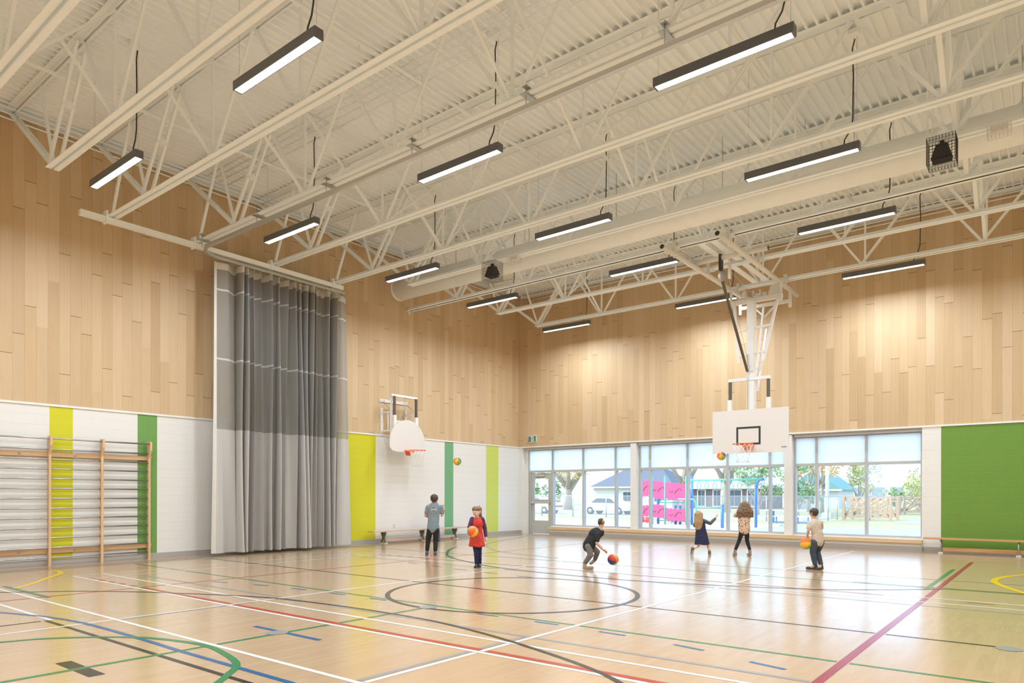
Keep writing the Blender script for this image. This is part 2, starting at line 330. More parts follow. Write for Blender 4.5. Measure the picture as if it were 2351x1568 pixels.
wf = struct(MB().box((0, RY-.35, 0), (RX, RY, ZT)).build('wall_front', BLK_P, org=(0,0,0)))
MB().box((0, RY-.35, ZT), (RX, RY, ZC)).build('wood_panelling', WOODX, wf)
def trim(name, a, c, m): return struct(MB().box(a, c).build(name, m))
trim('trim_1', (0, RY, ZT-.012), (.022, 0, ZT+.03), WHITE); trim('trim_2', (.022, -.022, ZT-.012), (RX, 0, ZT+.03), WHITE)
trim('baseboard_left', (0, RY, 0), (.018, 0, .12), GREYB)
trim('baseboard_back', (1.49, -.118, 0), (13.14, -.10, .12), GREYB)
trim('baseboard_back_right', (13.14, -.018, 0), (RX, 0, .12), GREYB)
trim('baseboard_back_corner', (.018, -.018, 0), (.17, 0, .12), GREYB)
ld = struct(MB().box((1.46, -.17, .205), (13.14, .12, .30)).build('trim_3', LEDGE))
tag(ld, 'long maple ledge under the windows')
# steel deck: narrow ribs down, wide flutes up, running away from the camera (Y)
pr = []; x = -.02; P = .165
zb, zt = 8.86, 8.935
while x < RX:
    pr += [(x, zb), (x+.036, zb), (x+.05, zt), (x+P-.014, zt)]; x += P
vs = []; fs = []
for k, (xx, zz) in enumerate(pr): vs += [(xx, RY, zz), (xx, .0, zz)]
for k in range(len(pr)-1): fs.append((2*k, 2*k+1, 2*k+3, 2*k+2))
m = MB(); m.add(vs, fs); m.box((-.3, RY-.3, 8.96), (RX+.3, .35, 9.3))
ceil_ = struct(m.build('ceiling', DECK, org=(0,0,0)))

# ---------------------------------------------------------------- windows and door in the back wall
def window(n, x0, x1, mull, left_door=None):
    t = struct(thing('window_%d' % n, loc=((x0+x1)/2, .25, .3)))
    f = MB(); y0, y1 = .2, .345
    zt, zs = 3.17, .31
    xs = x0 if left_door is None else left_door
    f.box((x0, y0, 3.07), (x1, y1, zt))                      # head
    f.box((x0, y0, 2.27), (x1, y1, 2.345))                   # transom
    f.box((xs, y0, zs), (x1, y1, .37))                       # sill
    f.box((x0, y0-.003, zs if left_door is None else 0), (x0+.06, y1+.003, zt+.002)); f.box((x1-.055, y0-.003, zs-.002), (x1, y1+.003, zt+.002))
    for c in mull: f.box((c-.034, y0-.006, (zs-.004 if (left_door is None or c > left_door+.01) else 0)), (c+.034, y1+.006, zt+.004))
    fr = f.build('window_frame', FRAME, t)
    g = MB(); xs2 = xs
    g.quad((xs2, .225, .34), (x1, .225, .34), (x1, .225, 2.3), (xs2, .225, 2.3)); g.build('glass', GLASS, t)
    s_ = MB(); ed = [x0] + list(mull) + [x1]
    for a, c in zip(ed[:-1], ed[1:]): s_.box((a+.036, .222, 2.33), (c-.036, .226, 3.09))
    s_.build('roller_shade', BLIND, t)
    MB().box((x0+.05, .06, 3.10), (x1-.01, .19, 3.19)).build('shade_cassette', FRAME, t)
    MB().box((xs, .10, .30), (x1, .194, .318)).build('window_sill', WHITE, t)
    return t
window(1, .30, 4.70, [1.41, 2.72, 4.02], 1.41)
window(2, 4.91, 9.67, [5.31, 6.62, 7.92, 9.20])
window(3, 9.88, 13.12, [10.50, 11.78])
struct(MB().box((.17, 0, 3.17), (13.12, .35, 3.2)).build('trim_4', FRAME))
d = struct(thing('door_1', 'grey glazed exit door beside the windows', loc=(.9, .25, 0)))
f = MB(); x0, x1 = .44, 1.33
f.box((x0, .23, .01), (x1, .275, .50)); f.box((x0, .23, 2.05), (x1, .275, 2.25)); f.box((x0, .23, .50), (x0+.13, .275, 2.05)); f.box((x1-.13, .23, .50), (x1, .275, 2.05)); f.box((x0+.13, .23, 1.12), (x1-.13, .275, 1.27))
f.build('door_leaf', FRAME, d)
MB().quad((x0+.12, .255, .49), (x1-.12, .255, .49), (x1-.12, .255, 2.06), (x0+.12, .255, 2.06)).build('glass', GLASS, d)
MB().box((x0-.06, .2, 0), (x0-.005, .33, 2.27)).box((x1+.005, .2, 0), (x1+.055, .33, 2.27)).build('door_frame', FRAME, d)
pb = MB().box((x0+.02, .15, 1.13), (x1-.03, .19, 1.20)).build('push_bar', ALU, d)
MB().box((x0+.03, .19, 1.11), (x0+.12, .23, 1.22)).box((x1-.12, .19, 1.11), (x1-.04, .23, 1.22)).build('bar_bracket', ALU, pb)
cl = MB().box((x0+.22, .15, 2.12), (x0+.62, .23, 2.20)).build('door_closer', ALU, d)
MB().bar((x0+.3, .17, 2.22), (x0+.62, .12, 2.25), .02, .012).bar((x0+.62, .12, 2.25), (x0+.42, .2, 2.27), .02, .012).build('closer_arm', ALU, cl)

# ---------------------------------------------------------------- floor markings: (colour, x0, y0, x1, y1, width); later ones yield at crossings
WH, RD, GNC, BKC, GYC, BLC, YLC, MG = 'white','red','green','black','grey','blue','yellow','crimson'
LC = dict(white=(.64,.625,.60), red=(.38,.035,.012), green=(.012,.17,.05), black=(.014,.011,.008), grey=(.25,.245,.245), blue=(.008,.09,.22), yellow=(.66,.45,.005), crimson=(.27,.012,.04))
LM = {k: line_mat(k, v) for k, v in LC.items()}
w = .05
LN = [(WH,-.5+2.4+.5,-15.79,16.8,-15.79,w),(WH,2.4,-15.31,16.8,-15.31,w),(WH,2.4,-9.84,16.8,-9.84,w),(WH,2.4,-9.36,16.8,-9.36,w),
 (WH,-0+.9,-17.13,18.3,-17.13,w),(WH,.9,-17.60,6.93,-17.60,w),(WH,2.4,-15.79,2.4,-9.36,.04),(WH,16.8,-15.79,16.8,-9.36,.04),
 (WH,7.46,-24,7.46,-1.1,w),(WH,11.74,-24,11.74,-1.1,w),(WH,3.04,-15.79,3.04,-9.36,.04),
 (RD,4.85,-15.71,16.4,-15.71,.07),(RD,2.85,-9.46,13.9,-9.46,.05),(RD,4.85,-23,4.85,-2.2,.05),
 (MG,14.42,-24,14.42,-2.75,.075),(GNC,14.28,-8.4,14.28,-4.7,.07),
 (GNC,.97,-14.15,18.3,-14.15,.05),(GNC,9.60,-24,9.60,-14.38,.06),(GNC,.97,-8.15,18.3,-8.15,.05),(GNC,.9,-24.2,.9,-.9,.04),(GNC,3.1,-16.98,4.95,-16.98,.07),
 (BKC,.9,-12.58,15.4,-12.58,.05),(BKC,.55,-24.4,.55,-.55,.04),(BKC,.55,-.55,18.7,-.55,.04),(BKC,6.93,-18.2,6.93,-17.70,.05),(BKC,14.5,-6.9,14.5,-6.84,.05),
 (BKC,6.93,-17.65,18.3,-17.65,.05),
 (GYC,3.3,-14.97,18.3,-14.97,.06),(GYC,7.50,-17.1,7.50,-15.45,.05),(GYC,11.66,-24,11.66,-14.97,.06),(GYC,3.3,-10.2,18.3,-10.2,.05),(GYC,.75,-24.3,.75,-.75,.03),
 (BLC,9.60,-17.45,16.8,-17.45,.055),(BLC,9.05,-16.37,10.2,-16.37,.06),
 (BKC,9.25,-18.27,9.95,-18.27,.12),(WH,1.5,-2.1,18,-2.1,.04),(WH,1.5,-1.35,18,-1.35,.03),(BLC,9.9,-6.85,16.5,-6.85,.04),(BKC,13.2,-8.05,18,-8.05,.05)]
for x, y, a in [(3.35,-9.86,-.24),(5.28,-10.45,-.16),(6.12,-10.6,-.08),(6.9,-10.74,-.04),(7.72,-10.84,0),(8.55,-10.9,0),
                (5.15,-14.62,.25),(6.02,-14.42,.2),(6.88,-14.32,.1),(7.74,-14.27,.05),(8.6,-14.25,.05),(10.55,-14.26,.03),(11.4,-14.25,0),(12.26,-14.3,-.05),(13.15,-14.42,-.2),(13.95,-14.66,-.25)]:
    LN.append((BLC, x-.16, y-.16*a, x+.16, y+.16*a, .05))
for k in range(5): LN.append((RD, 2.95+k*.38, -15.71, 3.12+k*.38, -15.71, .07))
for k in range(5): LN.append((RD, 14.9+k*.75, -9.52, 15.2+k*.75, -9.52, .05))
for k in range(5): LN.append((RD, 3.0+k*.36, -9.46, 3.16+k*.36, -9.46, .05))
polys = {k: MB() for k in LC}
segs = []
done = []
for c, x0, y0, x1, y1, lw in LN:
    L = math.hypot(x1-x0, y1-y0); dx, dy = (x1-x0)/L, (y1-y0)/L
    cuts = []
    for (X0, Y0, X1, Y1, lw2) in done:
        ex, ey = X1-X0, Y1-Y0; den = dx*ey-dy*ex
        if abs(den) < 1e-6: continue
        t = ((X0-x0)*ey-(Y0-y0)*ex)/den; s_ = ((X0-x0)*dy-(Y0-y0)*dx)/den
        if -.001 < s_ < 1.001 and -.02 < t < L+.02: cuts.append((t-lw2/2-.012, t+lw2/2+.012))
    cuts.sort(); t = 0.0; parts = []
    for a, b_ in cuts:
        if a > t: parts.append((t, a))
        t = max(t, b_)
    if t < L: parts.append((t, L))
    z = .0014
    nx, ny = -dy*lw/2, dx*lw/2
    for a, b_ in parts:
        if b_-a < .02: continue
        p = (x0+dx*a, y0+dy*a); q = (x0+dx*b_, y0+dy*b_)
        polys[c].add([(p[0]-nx,p[1]-ny,z),(q[0]-nx,q[1]-ny,z),(q[0]+nx,q[1]+ny,z),(p[0]+nx,p[1]+ny,z)], [(0,1,2,3)])
    done.append((x0, y0, x1, y1, lw))
def strip(c, pts, lw, z):
    vs = []
    for k, p in enumerate(pts):
        a = pts[max(k-1, 0)]; b_ = pts[min(k+1, len(pts)-1)]
        d_ = Vector((b_[0]-a[0], b_[1]-a[1])).normalized(); vs += [(p[0]+d_.y*lw/2, p[1]-d_.x*lw/2, z), (p[0]-d_.y*lw/2, p[1]+d_.x*lw/2, z)]
    polys[c].add(vs, [(2*k, 2*k+2, 2*k+3, 2*k+1) for k in range(len(pts)-1)])
def arc(cx, cy, r, a0, a1, n=40): return [(cx+r*math.cos(math.radians(a0+(a1-a0)*k/n)), cy+r*math.sin(math.radians(a0+(a1-a0)*k/n))) for k in range(n+1)]
def smooth(pts, n=8):
    out = []
    for i in range(len(pts)-1):
        p0 = pts[max(i-1,0)]; p1 = pts[i]; p2 = pts[i+1]; p3 = pts[min(i+2,len(pts)-1)]
        for k in range(n):
            t = k/n; out.append(tuple(.5*((2*p1[j])+(-p0[j]+p2[j])*t+(2*p0[j]-5*p1[j]+4*p2[j]-p3[j])*t*t+(-p0[j]+3*p1[j]-3*p2[j]+p3[j])*t**3) for j in (0,1)))
    out.append(pts[-1]); return out
strip(BKC, arc(9.6, -12.57, 1.8, 0, 360, 90), .07, .0020)
K3 = [(2.9,-18.6),(3.4,-17.8),(4.08,-16.99),(4.6,-16.46),(5.3,-15.98),(6.1,-15.58),(7.1,-15.16),(8.0,-14.99),(8.9,-14.92),(9.6,-14.91),(10.5,-14.97),(11.65,-15.24),(12.91,-15.70),(13.7,-16.25),(14.5,-16.99)]
strip(BKC, smooth(K3), .055, .0022)
K3m = [(x, -25.14-y) for x, y in K3]; strip(BKC, smooth(K3m), .07, .0022)
strip(GNC, smooth([(7.6,-18.9),(7.89,-18.35),(8.03,-18.02),(8.36,-17.66),(8.74,-17.39),(9.17,-17.25),(9.62,-17.19),(10.2,-17.30),(10.5,-17.42),(10.70,-17.60),(10.95,-17.9),(11.1,-18.4)]), .065, .0024)
strip(BLC, smooth([(5.4,-18.0),(5.90,-17.79),(6.38,-17.64),(6.65,-17.56),(7.4,-17.45),(8.5,-17.43),(9.6,-17.45)]), .055, .0020)
strip(YLC, smooth([(.95,-15.66),(1.4,-15.66),(1.75,-15.76),(2.05,-15.92),(2.4,-16.18),(2.95,-16.52),(3.5,-16.95)]), .09, .0018)
strip(YLC, smooth([(16.6,-3.4),(15.7,-4.5),(15.2,-5.4),(15.02,-6.3),(15.2,-7.2),(15.7,-8.3),(16.6,-9.2)]), .10, .0018)
strip(YLC, smooth([(7.0,-2.8),(5.6,-2.9),(4.6,-3.6),(4.3,-4.5)]), .06, .0018)
strip(GYC, smooth([(1.1,-.9),(1.6,-2.0),(2.1,-3.6),(2.95,-5.35),(4.8,-6.95),(7.0,-7.6)]), .08, .0020)
for cx, cy in [(9.55,-16.42),(9.6,-14.30),(15.5,-12.62),(.98,-12.6)]:
    polys[GYC].add([(cx+.11*math.cos(2*PI*k/24), cy+.11*math.sin(2*PI*k/24), .0028) for k in range(24)], [tuple(range(24))])
for k, mb in polys.items():
    if mb.v: mb.build('court_lines', LM[k], floor)

# ---------------------------------------------------------------- roof trusses
TY = [-17.45, -16.0, -14.45, -12.62, -10.70, -8.85, -7.50, -5.70, -3.75, -1.70]
XE = [2.05, 2.05, .55, .55, .55, .55, 2.05, .10, 2.05, 2.05]
ZB, ZTOP = 7.10, 8.86
BP = [2.13, 4.60, 7.10, 9.62, 12.12, 14.60, 17.07]; TP = [3.37, 5.85, 8.35, 10.87, 13.36, 15.83]
cache = {}
def part(key, fn, name, parent):
    if key not in cache:
        me = fn().mesh(name); me.materials.append(PAINT); cache[key] = me
    o = bpy.data.objects.new(name, cache[key]); COL.objects.link(o); o.parent = parent; WL[o.name] = WL[parent.name]; return o
def angle_pair(x0, x1, z, up, leg=.09, gap=.035, t=.011):
    m = MB(); s_ = 1 if up else -1
    for sg in (-1, 1):
        a, c = sorted((sg*gap/2, sg*(gap/2+leg))); m.box((x0, a, min(z, z+s_*t)), (x1, c, max(z, z+s_*t)))
        a, c = sorted((sg*gap/2, sg*(gap/2+t))); m.box((x0, a, min(z, z+s_*leg)), (x1, c, max(z, z+s_*leg)))
    return m
def pairbar(p, q, sep, w, h):
    m = MB()
    for sg in (-1, 1): m.bar((p[0], sg*sep, p[1]), (q[0], sg*sep, q[1]), w, h)
    return m
TLAB = ['cream roof truss nearest the camera, its chord crossing the top left corner',
 'second cream truss from the camera, lower chord ending free by the left wall',
 'third cream truss from the camera, landing on the near end of the curtain beam',
 'cream truss with the aluminium curtain track clipped along its lower chord',
 'cream truss landing on the middle of the curtain beam above the grey curtain',
 'cream truss landing on the far end of the curtain beam',
 'cream truss in front of the round duct with two caged loudspeakers',
 'first cream truss behind the round duct, reaching nearly to the left wall',
 'cream truss second from the window wall over the suspended basketball frame',
 'cream truss nearest the window wall']
def truss(y, xe, lab):
    t = thing('roof_truss', lab, 'roof truss', (0, y, 0), 'cream open web roof trusses')
    part(('bc', xe), lambda: angle_pair(xe, RX-.55, ZB, True), 'bottom_chord', t)
    part('tc', lambda: angle_pair(.02, RX-.02, ZTOP, False), 'top_chord', t)
    zb, zt_ = ZB+.05, ZTOP-.06
    for side in (0, 1):
        f = (lambda x: x) if side == 0 else (lambda x: RX-x)
        part(('ed', side), lambda: pairbar((f(.03), 8.72), (f(2.10), zb), .045, .06, .012).bar((f(.03), -.045, 8.74), (f(2.10), -.045, zb+.02), .012, .07).bar((f(.03), .045, 8.74), (f(2.10), .045, zb+.02), .012, .07), 'end_diagonal', t)
        part(('th', side), lambda: MB().bar((f(2.13), 0, zb), (f(1.48), 0, zt_), .045, .045), 'web_strut', t)
        part(('big', side), lambda: pairbar((f(2.15), zb), (f(3.35), zt_), .075, .045, .07).box((min(f(2.7), f(2.8)), -.1, 7.93), (max(f(2.7), f(2.8)), .1, 8.03)), 'double_diagonal', t)
    if xe == .55: part('hang', lambda: MB().bar((.62, 0, zb), (1.42, 0, zt_), .05, .05), 'web_strut', t)
    if xe == .10: part('hang2', lambda: MB().bar((.12, 0, 7.0), (.12, 0, 7.2), .03, .03), 'end_plate', t)
    for i, x in enumerate(TP):
        if i > 0: part(('dl', i), lambda: pairbar((BP[i]-.09, zb), (x-.02, zt_), .03, .032, .042), 'web_diagonal', t) if i > 3 else part(('dl', i), lambda: MB().bar((BP[i]+.07, 0, zb), (x-.03, 0, zt_), .042, .042), 'web_diagonal', t)
        if i < 5: part(('dr', i), lambda: MB().bar((x+.03, 0, zt_), (BP[i+1]-.07, 0, zb), .05, .05), 'web_diagonal', t)
    for i in range(1, 6): part(('v', i), lambda: MB().box((BP[i]-.02, -.02, zb), (BP[i]+.02, .02, zt_)), 'web_post', t)
    return t
for y, xe, lab in zip(TY, XE, TLAB): truss(y, xe, lab)
# cross bracing between neighbouring trusses
gapname = ['in the bay nearest the camera', 'in the second bay from the camera', 'in the bay before the curtain track', 'in the bay behind the curtain track', 'over the middle of the curtain beam', 'in the bay before the round duct', 'in the bay of the round duct', 'over the basketball frame pipes', 'in the bay nearest the windows']
for xb, pos in ((4.60, 'left end'), (9.62, 'middle'), (14.60, 'right end')):
    for k in range(len(TY)-1):
        a, c = TY[k], TY[k+1]
        wd = .07 if xb > 14 else .045
        for p, q, nm in ((ZB+.1, ZTOP-.12, 'rising'), (ZTOP-.12, ZB+.1, 'falling')):
            o = MB().bar((xb+(.05 if nm[0]=='r' else -.03), a+.02, p), (xb+(.05 if nm[0]=='r' else -.03), c-.02, q), wd, .035).build('cross_brace', PAINT)
            tag(o, '%s cream cross brace, %s, %s' % (nm, pos, gapname[k]), 'brace', 'cross braces between roof trusses')
o = MB().bar((9.46, -5.55, 7.17), (9.46, -1.85, 7.17), .15, .03).bar((9.76, -5.55, 7.17), (9.76, -1.85, 7.17), .15, .03).build('channel_brace', PAINT)
tag(o, 'wide pair of flat cream channels running over the suspended basketball frame', 'brace')

# ---------------------------------------------------------------- pendant lights
def lens_mat():
    n = N('lit_lens'); n.b.inputs['Base Color'].default_value = (.9, .9, .9, 1); n.b.inputs['Emission Color'].default_value = (1, .985, .96, 1); n.b.inputs['Emission Strength'].default_value = LENS; return n.m
LENSM = lens_mat()
ZL = 6.96
def pendant(x, y, lab, cat_group='linear pendant lights'):
    t = thing('pendant_light', lab, 'lamp', (x, y, ZL), cat_group)
    L = 1.84
    MB().box((x, y-.065, ZL+.012), (x+L, y+.065, ZL+.125)).box((x, y-.065, ZL), (x+L, y-.052, ZL+.012)).box((x, y+.052, ZL), (x+L, y+.065, ZL+.012)).box((x, y-.052, ZL), (x+.03, y+.052, ZL+.012)).box((x+L-.03, y-.052, ZL), (x+L, y+.052, ZL+.012)).build('housing', CHAR, t)
    MB().box((x+.03, y-.052, ZL-.002), (x+L-.03, y+.052, ZL+.012)).build('diffuser', LENSM, t)
    MB().tube([(x+L-.24, y, ZL+.12), (x+L-.23, y, ZL+.22), (x+L-.15, y, ZL+.34), (x+L-.11, y, ZL+.5), (x+L-.10, y, ZL+1.2), (x+L-.115, y, 8.62), (x+L-.08, y, 8.75)], .011, 6).build('power_cord', CORD, t)
    for xx in (x+.05, x+L-.05): MB().tube([(xx, y, ZL+.12), (xx, y, 8.86)], .0025, 5).build('suspension_wire', GALV, t)
    MB().box((x+L-.16, y-.12, 8.79), (x+L+.0, y+.01, 8.86)).build('junction_box', PAINT, t)
    ld_ = bpy.data.lights.new('tube', 'AREA'); ld_.shape = 'RECTANGLE'; ld_.size = L-.08; ld_.size_y = .1; ld_.energy = LAMP_W; ld_.color = LAMP_COL; ld_.spread = math.radians(168)
    lo = bpy.data.objects.new('light_source', ld_); COL.objects.link(lo); lo.parent = t; lo.location = (L/2, 0, -.006)
    return t
rows = [(-22.4, None), (-18.9, None), (-15.38, 'in the row nearest the camera'), (-11.9, 'in the second row, just behind the curtain-track truss'), (-8.4, 'in the row in front of the round duct'), (-5.25, 'in the row just behind the round duct'), (-1.42, 'in the far row close to the window wall')]
cols = [(2.15, 'left'), (6.97, 'middle'), (11.53, 'right'), (16.2, None)]
for y, rn in rows:
    for x, cn in cols:
        if rn is None or cn is None:  # unseen pendants, added to give the hall more light
            lab = '%s unseen added linear pendant in the %s' % ({2.15:'left', 6.97:'middle', 11.53:'right', 16.2:'rightmost'}[x], {-22.4:'rearmost row behind the camera', -18.9:'row just ahead of the camera'}.get(y) or 'row '+str(rn)[7:])
        elif rn.startswith('in the row nearest') and cn == 'right': lab = 'right lit black linear pendant in the row nearest the camera'
        else: lab = '%s lit black linear pendant %s' % (cn, rn)
        pendant(x, y, lab)
# ---------------------------------------------------------------- duct, pipes, conduits
dy, dz, dr = -6.58, 7.46, .31
t = thing('air_duct', 'long round cream air duct running across the hall between two trusses', 'duct', (.62, dy, dz-dr))
m = MB(); m.tube([(.62, dy, dz), (RX-.4, dy, dz)], dr, 40); m.build('duct_body', PAINT, t)
m = MB(); m.tube([(.60, dy, dz), (.66, dy, dz)], dr+.008, 40); m.build('end_cap', PAINT, t)
for x in (2.9, 5.4, 7.9, 10.4, 12.9, 15.4, 17.4):
    for s_ in (-.14, .14): MB().tube([(x+s_-.008, dy, dz), (x+s_+.008, dy, dz)], dr+.005, 40, cap=False).build('duct_seam', PAINT, t)
    MB().bar((x, dy, dz+dr-.01), (x, dy, 8.88), .012, .012).build('hanger_rod', GALV, t)
for x, lab in ((2.4, 'white sprinkler pipe near the left wall running away under the deck'), (7.13, 'white sprinkler pipe running away above the middle lamps'), (11.93, 'white sprinkler pipe running away above the right hand lamps')):
    t = thing('sprinkler_pipe', lab, 'pipe', (x, -12, 8.6), 'sprinkler pipes under the roof deck')
    MB().tube([(x, -24.5, 8.60), (x, -.5, 8.60)], .032, 10).build('pipe', PAINT, t)
    for y in (-17.0, -13.4, -11.4, -8.0, -4.7, -2.5):
        h = MB().tube([(x, y, 8.60), (x, y, 8.50)], .012, 8).tube([(x, y, 8.50), (x, y, 8.485)], [.02, .028], 10).build('sprinkler_head', PAINT, t)
        cg = MB()
        for r, z in ((.04, 8.52), (.055, 8.49), (.04, 8.45)): cg.tube([(x+r*math.cos(a*PI/5), y+r*math.sin(a*PI/5), z) for a in range(10)], .003, 4, closed=True)
        cg.build('wire_guard', PAINT, h)
    for y in (-16.6, -10.2, -6.2): MB().tube([(x, y, 8.62), (x, y, 8.87)], .006, 6).build('hanger_rod', GALV, t)
for k, y in enumerate((-12.36, -12.20, -12.03, -11.82)):
    o = MB().tube([(.4, y, 8.76), (14.1, y, 8.76), (14.25, y+.12, 8.76)], .012, 8).build('conduit', PAINT)
    tag(o, '%s conduit of the parallel set crossing the deck behind the curtain-track truss' % ('nearest', 'second', 'third', 'farthest')[k], 'conduit', 'conduits crossing the ceiling')
for k, x in enumerate((2.0, 4.4, 6.8, 9.2, 11.42)):
    o = MB().box((x-.02, -12.75, 8.775), (x+.02, -11.5, 8.815)).build('conduit_support', PAINT)
    tag(o, 'slotted conduit support strut, %s from the left wall' % ('first', 'second', 'third', 'fourth', 'fifth')[k], 'bracket', 'struts carrying the conduits')
for k, x in enumerate((14.2, 14.27, 14.34, 14.41)):
    o = MB().tube([(x, -14.0, 8.76), (x, -7.9, 8.76), (x, -7.6, 8.5), (x, -7.6, 7.25 if k < 2 else 8.0)], .014, 8).build('conduit', PAINT)
    tag(o, '%s conduit of the bundle coming down above the right hand caged loudspeaker' % ('leftmost', 'second', 'third', 'rightmost')[k], 'conduit', 'conduits above the right loudspeaker')
for k, (q, z, r) in enumerate(((.05, 8.62, .016), (.10, 8.70, .016), (.16, 8.78, .02), (.26, 8.82, .016))):
    o = MB().tube([(q, -24, z), (q, -.3, z)], r, 8).build('conduit', PAINT); tag(o, '%s conduit along the top of the left wall' % ('lowest', 'second lowest', 'third lowest', 'highest')[k], 'conduit', 'conduits along the left wall top')
    o = MB().tube([(.3, -q, z), (RX-.3, -q, z)], r, 8).build('conduit', PAINT); tag(o, '%s conduit along the top of the window wall' % ('lowest', 'second lowest', 'third lowest', 'highest')[k], 'conduit', 'conduits along the window wall top')
o = MB().box((.002, -24.5, 8.76), (.03, -.1, 8.855)).build('deck_angle', PAINT); tag(o, 'cream steel angle under the deck along the left wall', 'beam')
o = MB().box((.1, -.03, 8.76), (RX-.1, -.002, 8.855)).build('deck_angle', PAINT); tag(o, 'cream steel angle under the deck along the window wall', 'beam')

# ---------------------------------------------------------------- curtain, its track and beam
bx = .60
t = thing('curtain_beam', 'cream steel beam beside the left wall carrying the curtain track under three trusses', 'beam', (bx, -12, 6.97))
MB().box((bx-.055, -15.05, 6.975), (bx+.055, -8.62, 7.085)).build('beam', PAINT, t)
for y in TY[2:6]: MB().box((bx-.09, y-.14, 6.95), (bx+.09, y-.10, 7.2)).build('clamp_plate', PAINT, t)
t = thing('curtain_track', 'aluminium curtain track curving from the left wall beam onto the truss', 'rail', (bx, -12.6, 6.9))
zt_ = 6.90; cx, cy, R = bx+.62, -12.10, .62
path = [(bx, -8.55, zt_), (bx, -10, zt_), (bx, cy, zt_)] + [(cx-R*math.cos(a), cy-R*math.sin(a), zt_) for a in [PI/2*k/8 for k in range(1, 9)]] + [(4, -12.72, zt_), (RX-.6, -12.72, zt_)]
m = MB()
for p, q in zip(path[:-1], path[1:]): m.bar(p, q, .05, .065); m.bar(Vector(p)+V(0,0,-.035), Vector(q)+V(0,0,-.035), .07, .008)
m.build('rail', ALU, t)
for x in (.9, 3.08, 5.36, 7.61, 9.93, 12.06, 14.3):
    MB().box((x-.05, -12.78, 7.075), (x+.05, -12.5, 7.085)).tube([(x, -12.70, 6.93), (x, -12.70, 7.25)], .008, 6).box((x-.04, -12.74, 7.2), (x+.04, -12.6, 7.21)).build('track_clip', GALV, t)
for y in (-11.6, -10.2, -9.0): MB().tube([(bx-.06, y, 6.93), (bx-.06, y, 7.3)], .007, 6).build('track_clip', GALV, t)
cu = thing('divider_curtain', 'tall grey divider curtain drawn back against the left wall', 'curtain', (bx, -10.4, .07))
NU = 520
def cpt(u, z):
    # u 0..1 along the curtain from its near free edge to the far end
    if u < .09: y = -12.28 + u/.09*.55; amp = .03+.09*(u/.09)**2; ph = u/.09*2*PI*.8
    elif u < .95: s_ = (u-.09)/.86; y = -11.73 + s_*2.93; amp = .19+.06*math.sin(s_*21+1); ph = 2*PI*(.8+s_*15+.45*math.sin(s_*9))
    else: s_ = (u-.95)/.05; y = -8.80 + s_*.30; amp = .10*(1-s_)+.02; ph = 2*PI*(16.0+s_*.6)
    h = z/6.8
    # the folds drift and merge down the cloth
    ph += .8*(1-h)*math.sin(u*17.0)+.35*math.sin(u*41+h*2.5)
    a = amp*(.75+.35*(1-h)+.25*math.sin(u*33+h*4.0))
    x = bx+.02 + a*math.sin(ph) + .025*math.sin(u*90+h*3)
    yy = y + .05*math.cos(ph)*(amp/.19) + .05*(1-h)*math.sin(u*25)
    if u > .95: yy += (1-h)*.16*((u-.95)/.05)
    if u < .03: yy -= (1-h)*.06
    return (max(x, .12), yy, z)
def csheet(name, z0, z1, mat, nz, push=0.0, u0=0.0, u1=1.0, parent=cu):
    vs = []; fs = []; n0 = int(NU*(u1-u0))
    for j in range(nz+1):
        z = z0+(z1-z0)*j/nz
        for i in range(n0+1):
            u = u0+(u1-u0)*i/n0; p = cpt(u, z); vs.append((p[0]+push, p[1], p[2]))
    for j in range(nz):
        for i in range(n0):
            a = j*(n0+1)+i; fs.append((a, a+1, a+n0+2, a+n0+1))
    return MB().add(vs, fs, True).build(name, mat, parent)
csheet('mesh_panel', 2.94, 6.66, CURT_MESH, 26)
csheet('solid_panel', .075, 2.945, CURT_SOLID, 20)
csheet('header_band', 6.64, 6.79, CURT_HEAD, 2, .002)
for z in (6.17, 4.57): csheet('seam_band', z-.022, z+.022, CURT_BAND, 1, .003); csheet('seam_band', z-.022, z+.022, CURT_BAND, 1, -.003)
csheet('bottom_hem', .07, .21, CURT_SOLID, 2, .003)
csheet('edge_hem', .075, 6.79, CURT_HEAD, 30, .004, 0, .012)
for k in range(44):
    u = .004+.992*k/43; p = cpt(u, 6.78); 
    MB().tube([(p[0], p[1], 6.76), (p[0]*.5+bx*.5, p[1], 6.82), (bx, p[1], 6.88)], .006, 5).box((bx-.012, p[1]-.02, 6.845), (bx+.012, p[1]+.02, 6.875)).build('hook', GALV, cu)

# ---------------------------------------------------------------- wall bars, benches, outlet, exit sign
t = thing('wall_bars', 'beech and steel climbing wall bars fixed to the left wall', 'wall bars', (.1, -14.9, 0))
for y in (-17.34, -16.37, -15.40, -14.44, -13.48):
    m = MB(); m.box((.05, y-.022, 0), (.13, y+.022, 2.58)); m.prism([(y-.0221, 2.18), (y+.0221, 2.18), (y+.0221, 2.58), (y-.0221, 2.58)], 0, .05, .12)
    m.add([(.13,y-.022,2.22),(.13,y+.022,2.22),(.20,y-.022,2.40),(.20,y+.022,2.40),(.20,y-.022,2.58),(.20,y+.022,2.58),(.13,y-.022,2.58),(.13,y+.022,2.58)], [(0,1,3,2),(2,3,5,4),(4,5,7,6),(0,2,4,6),(1,7,5,3)])
    m.build('upright', BEECH_Z, t)
for z in (2.22, .29): 
    r_ = MB().box((.0, -17.5, z-.045), (.052, -13.40, z+.045)).build('wall_rail', BEECH_Y, t)
    for y in (-14.93, -13.42, -15.9): MB().tube([(.052, y, z), (.062, y, z)], .018, 12).build('bolt', STEEL, r_)
for z, x in [(2.53, .165)]+[(.16+.1965*k, .09) for k in range(12)]:
    MB().tube([(x, -17.4, z), (x, -13.47, z)], .017, 10).build('bar', STEEL, t)

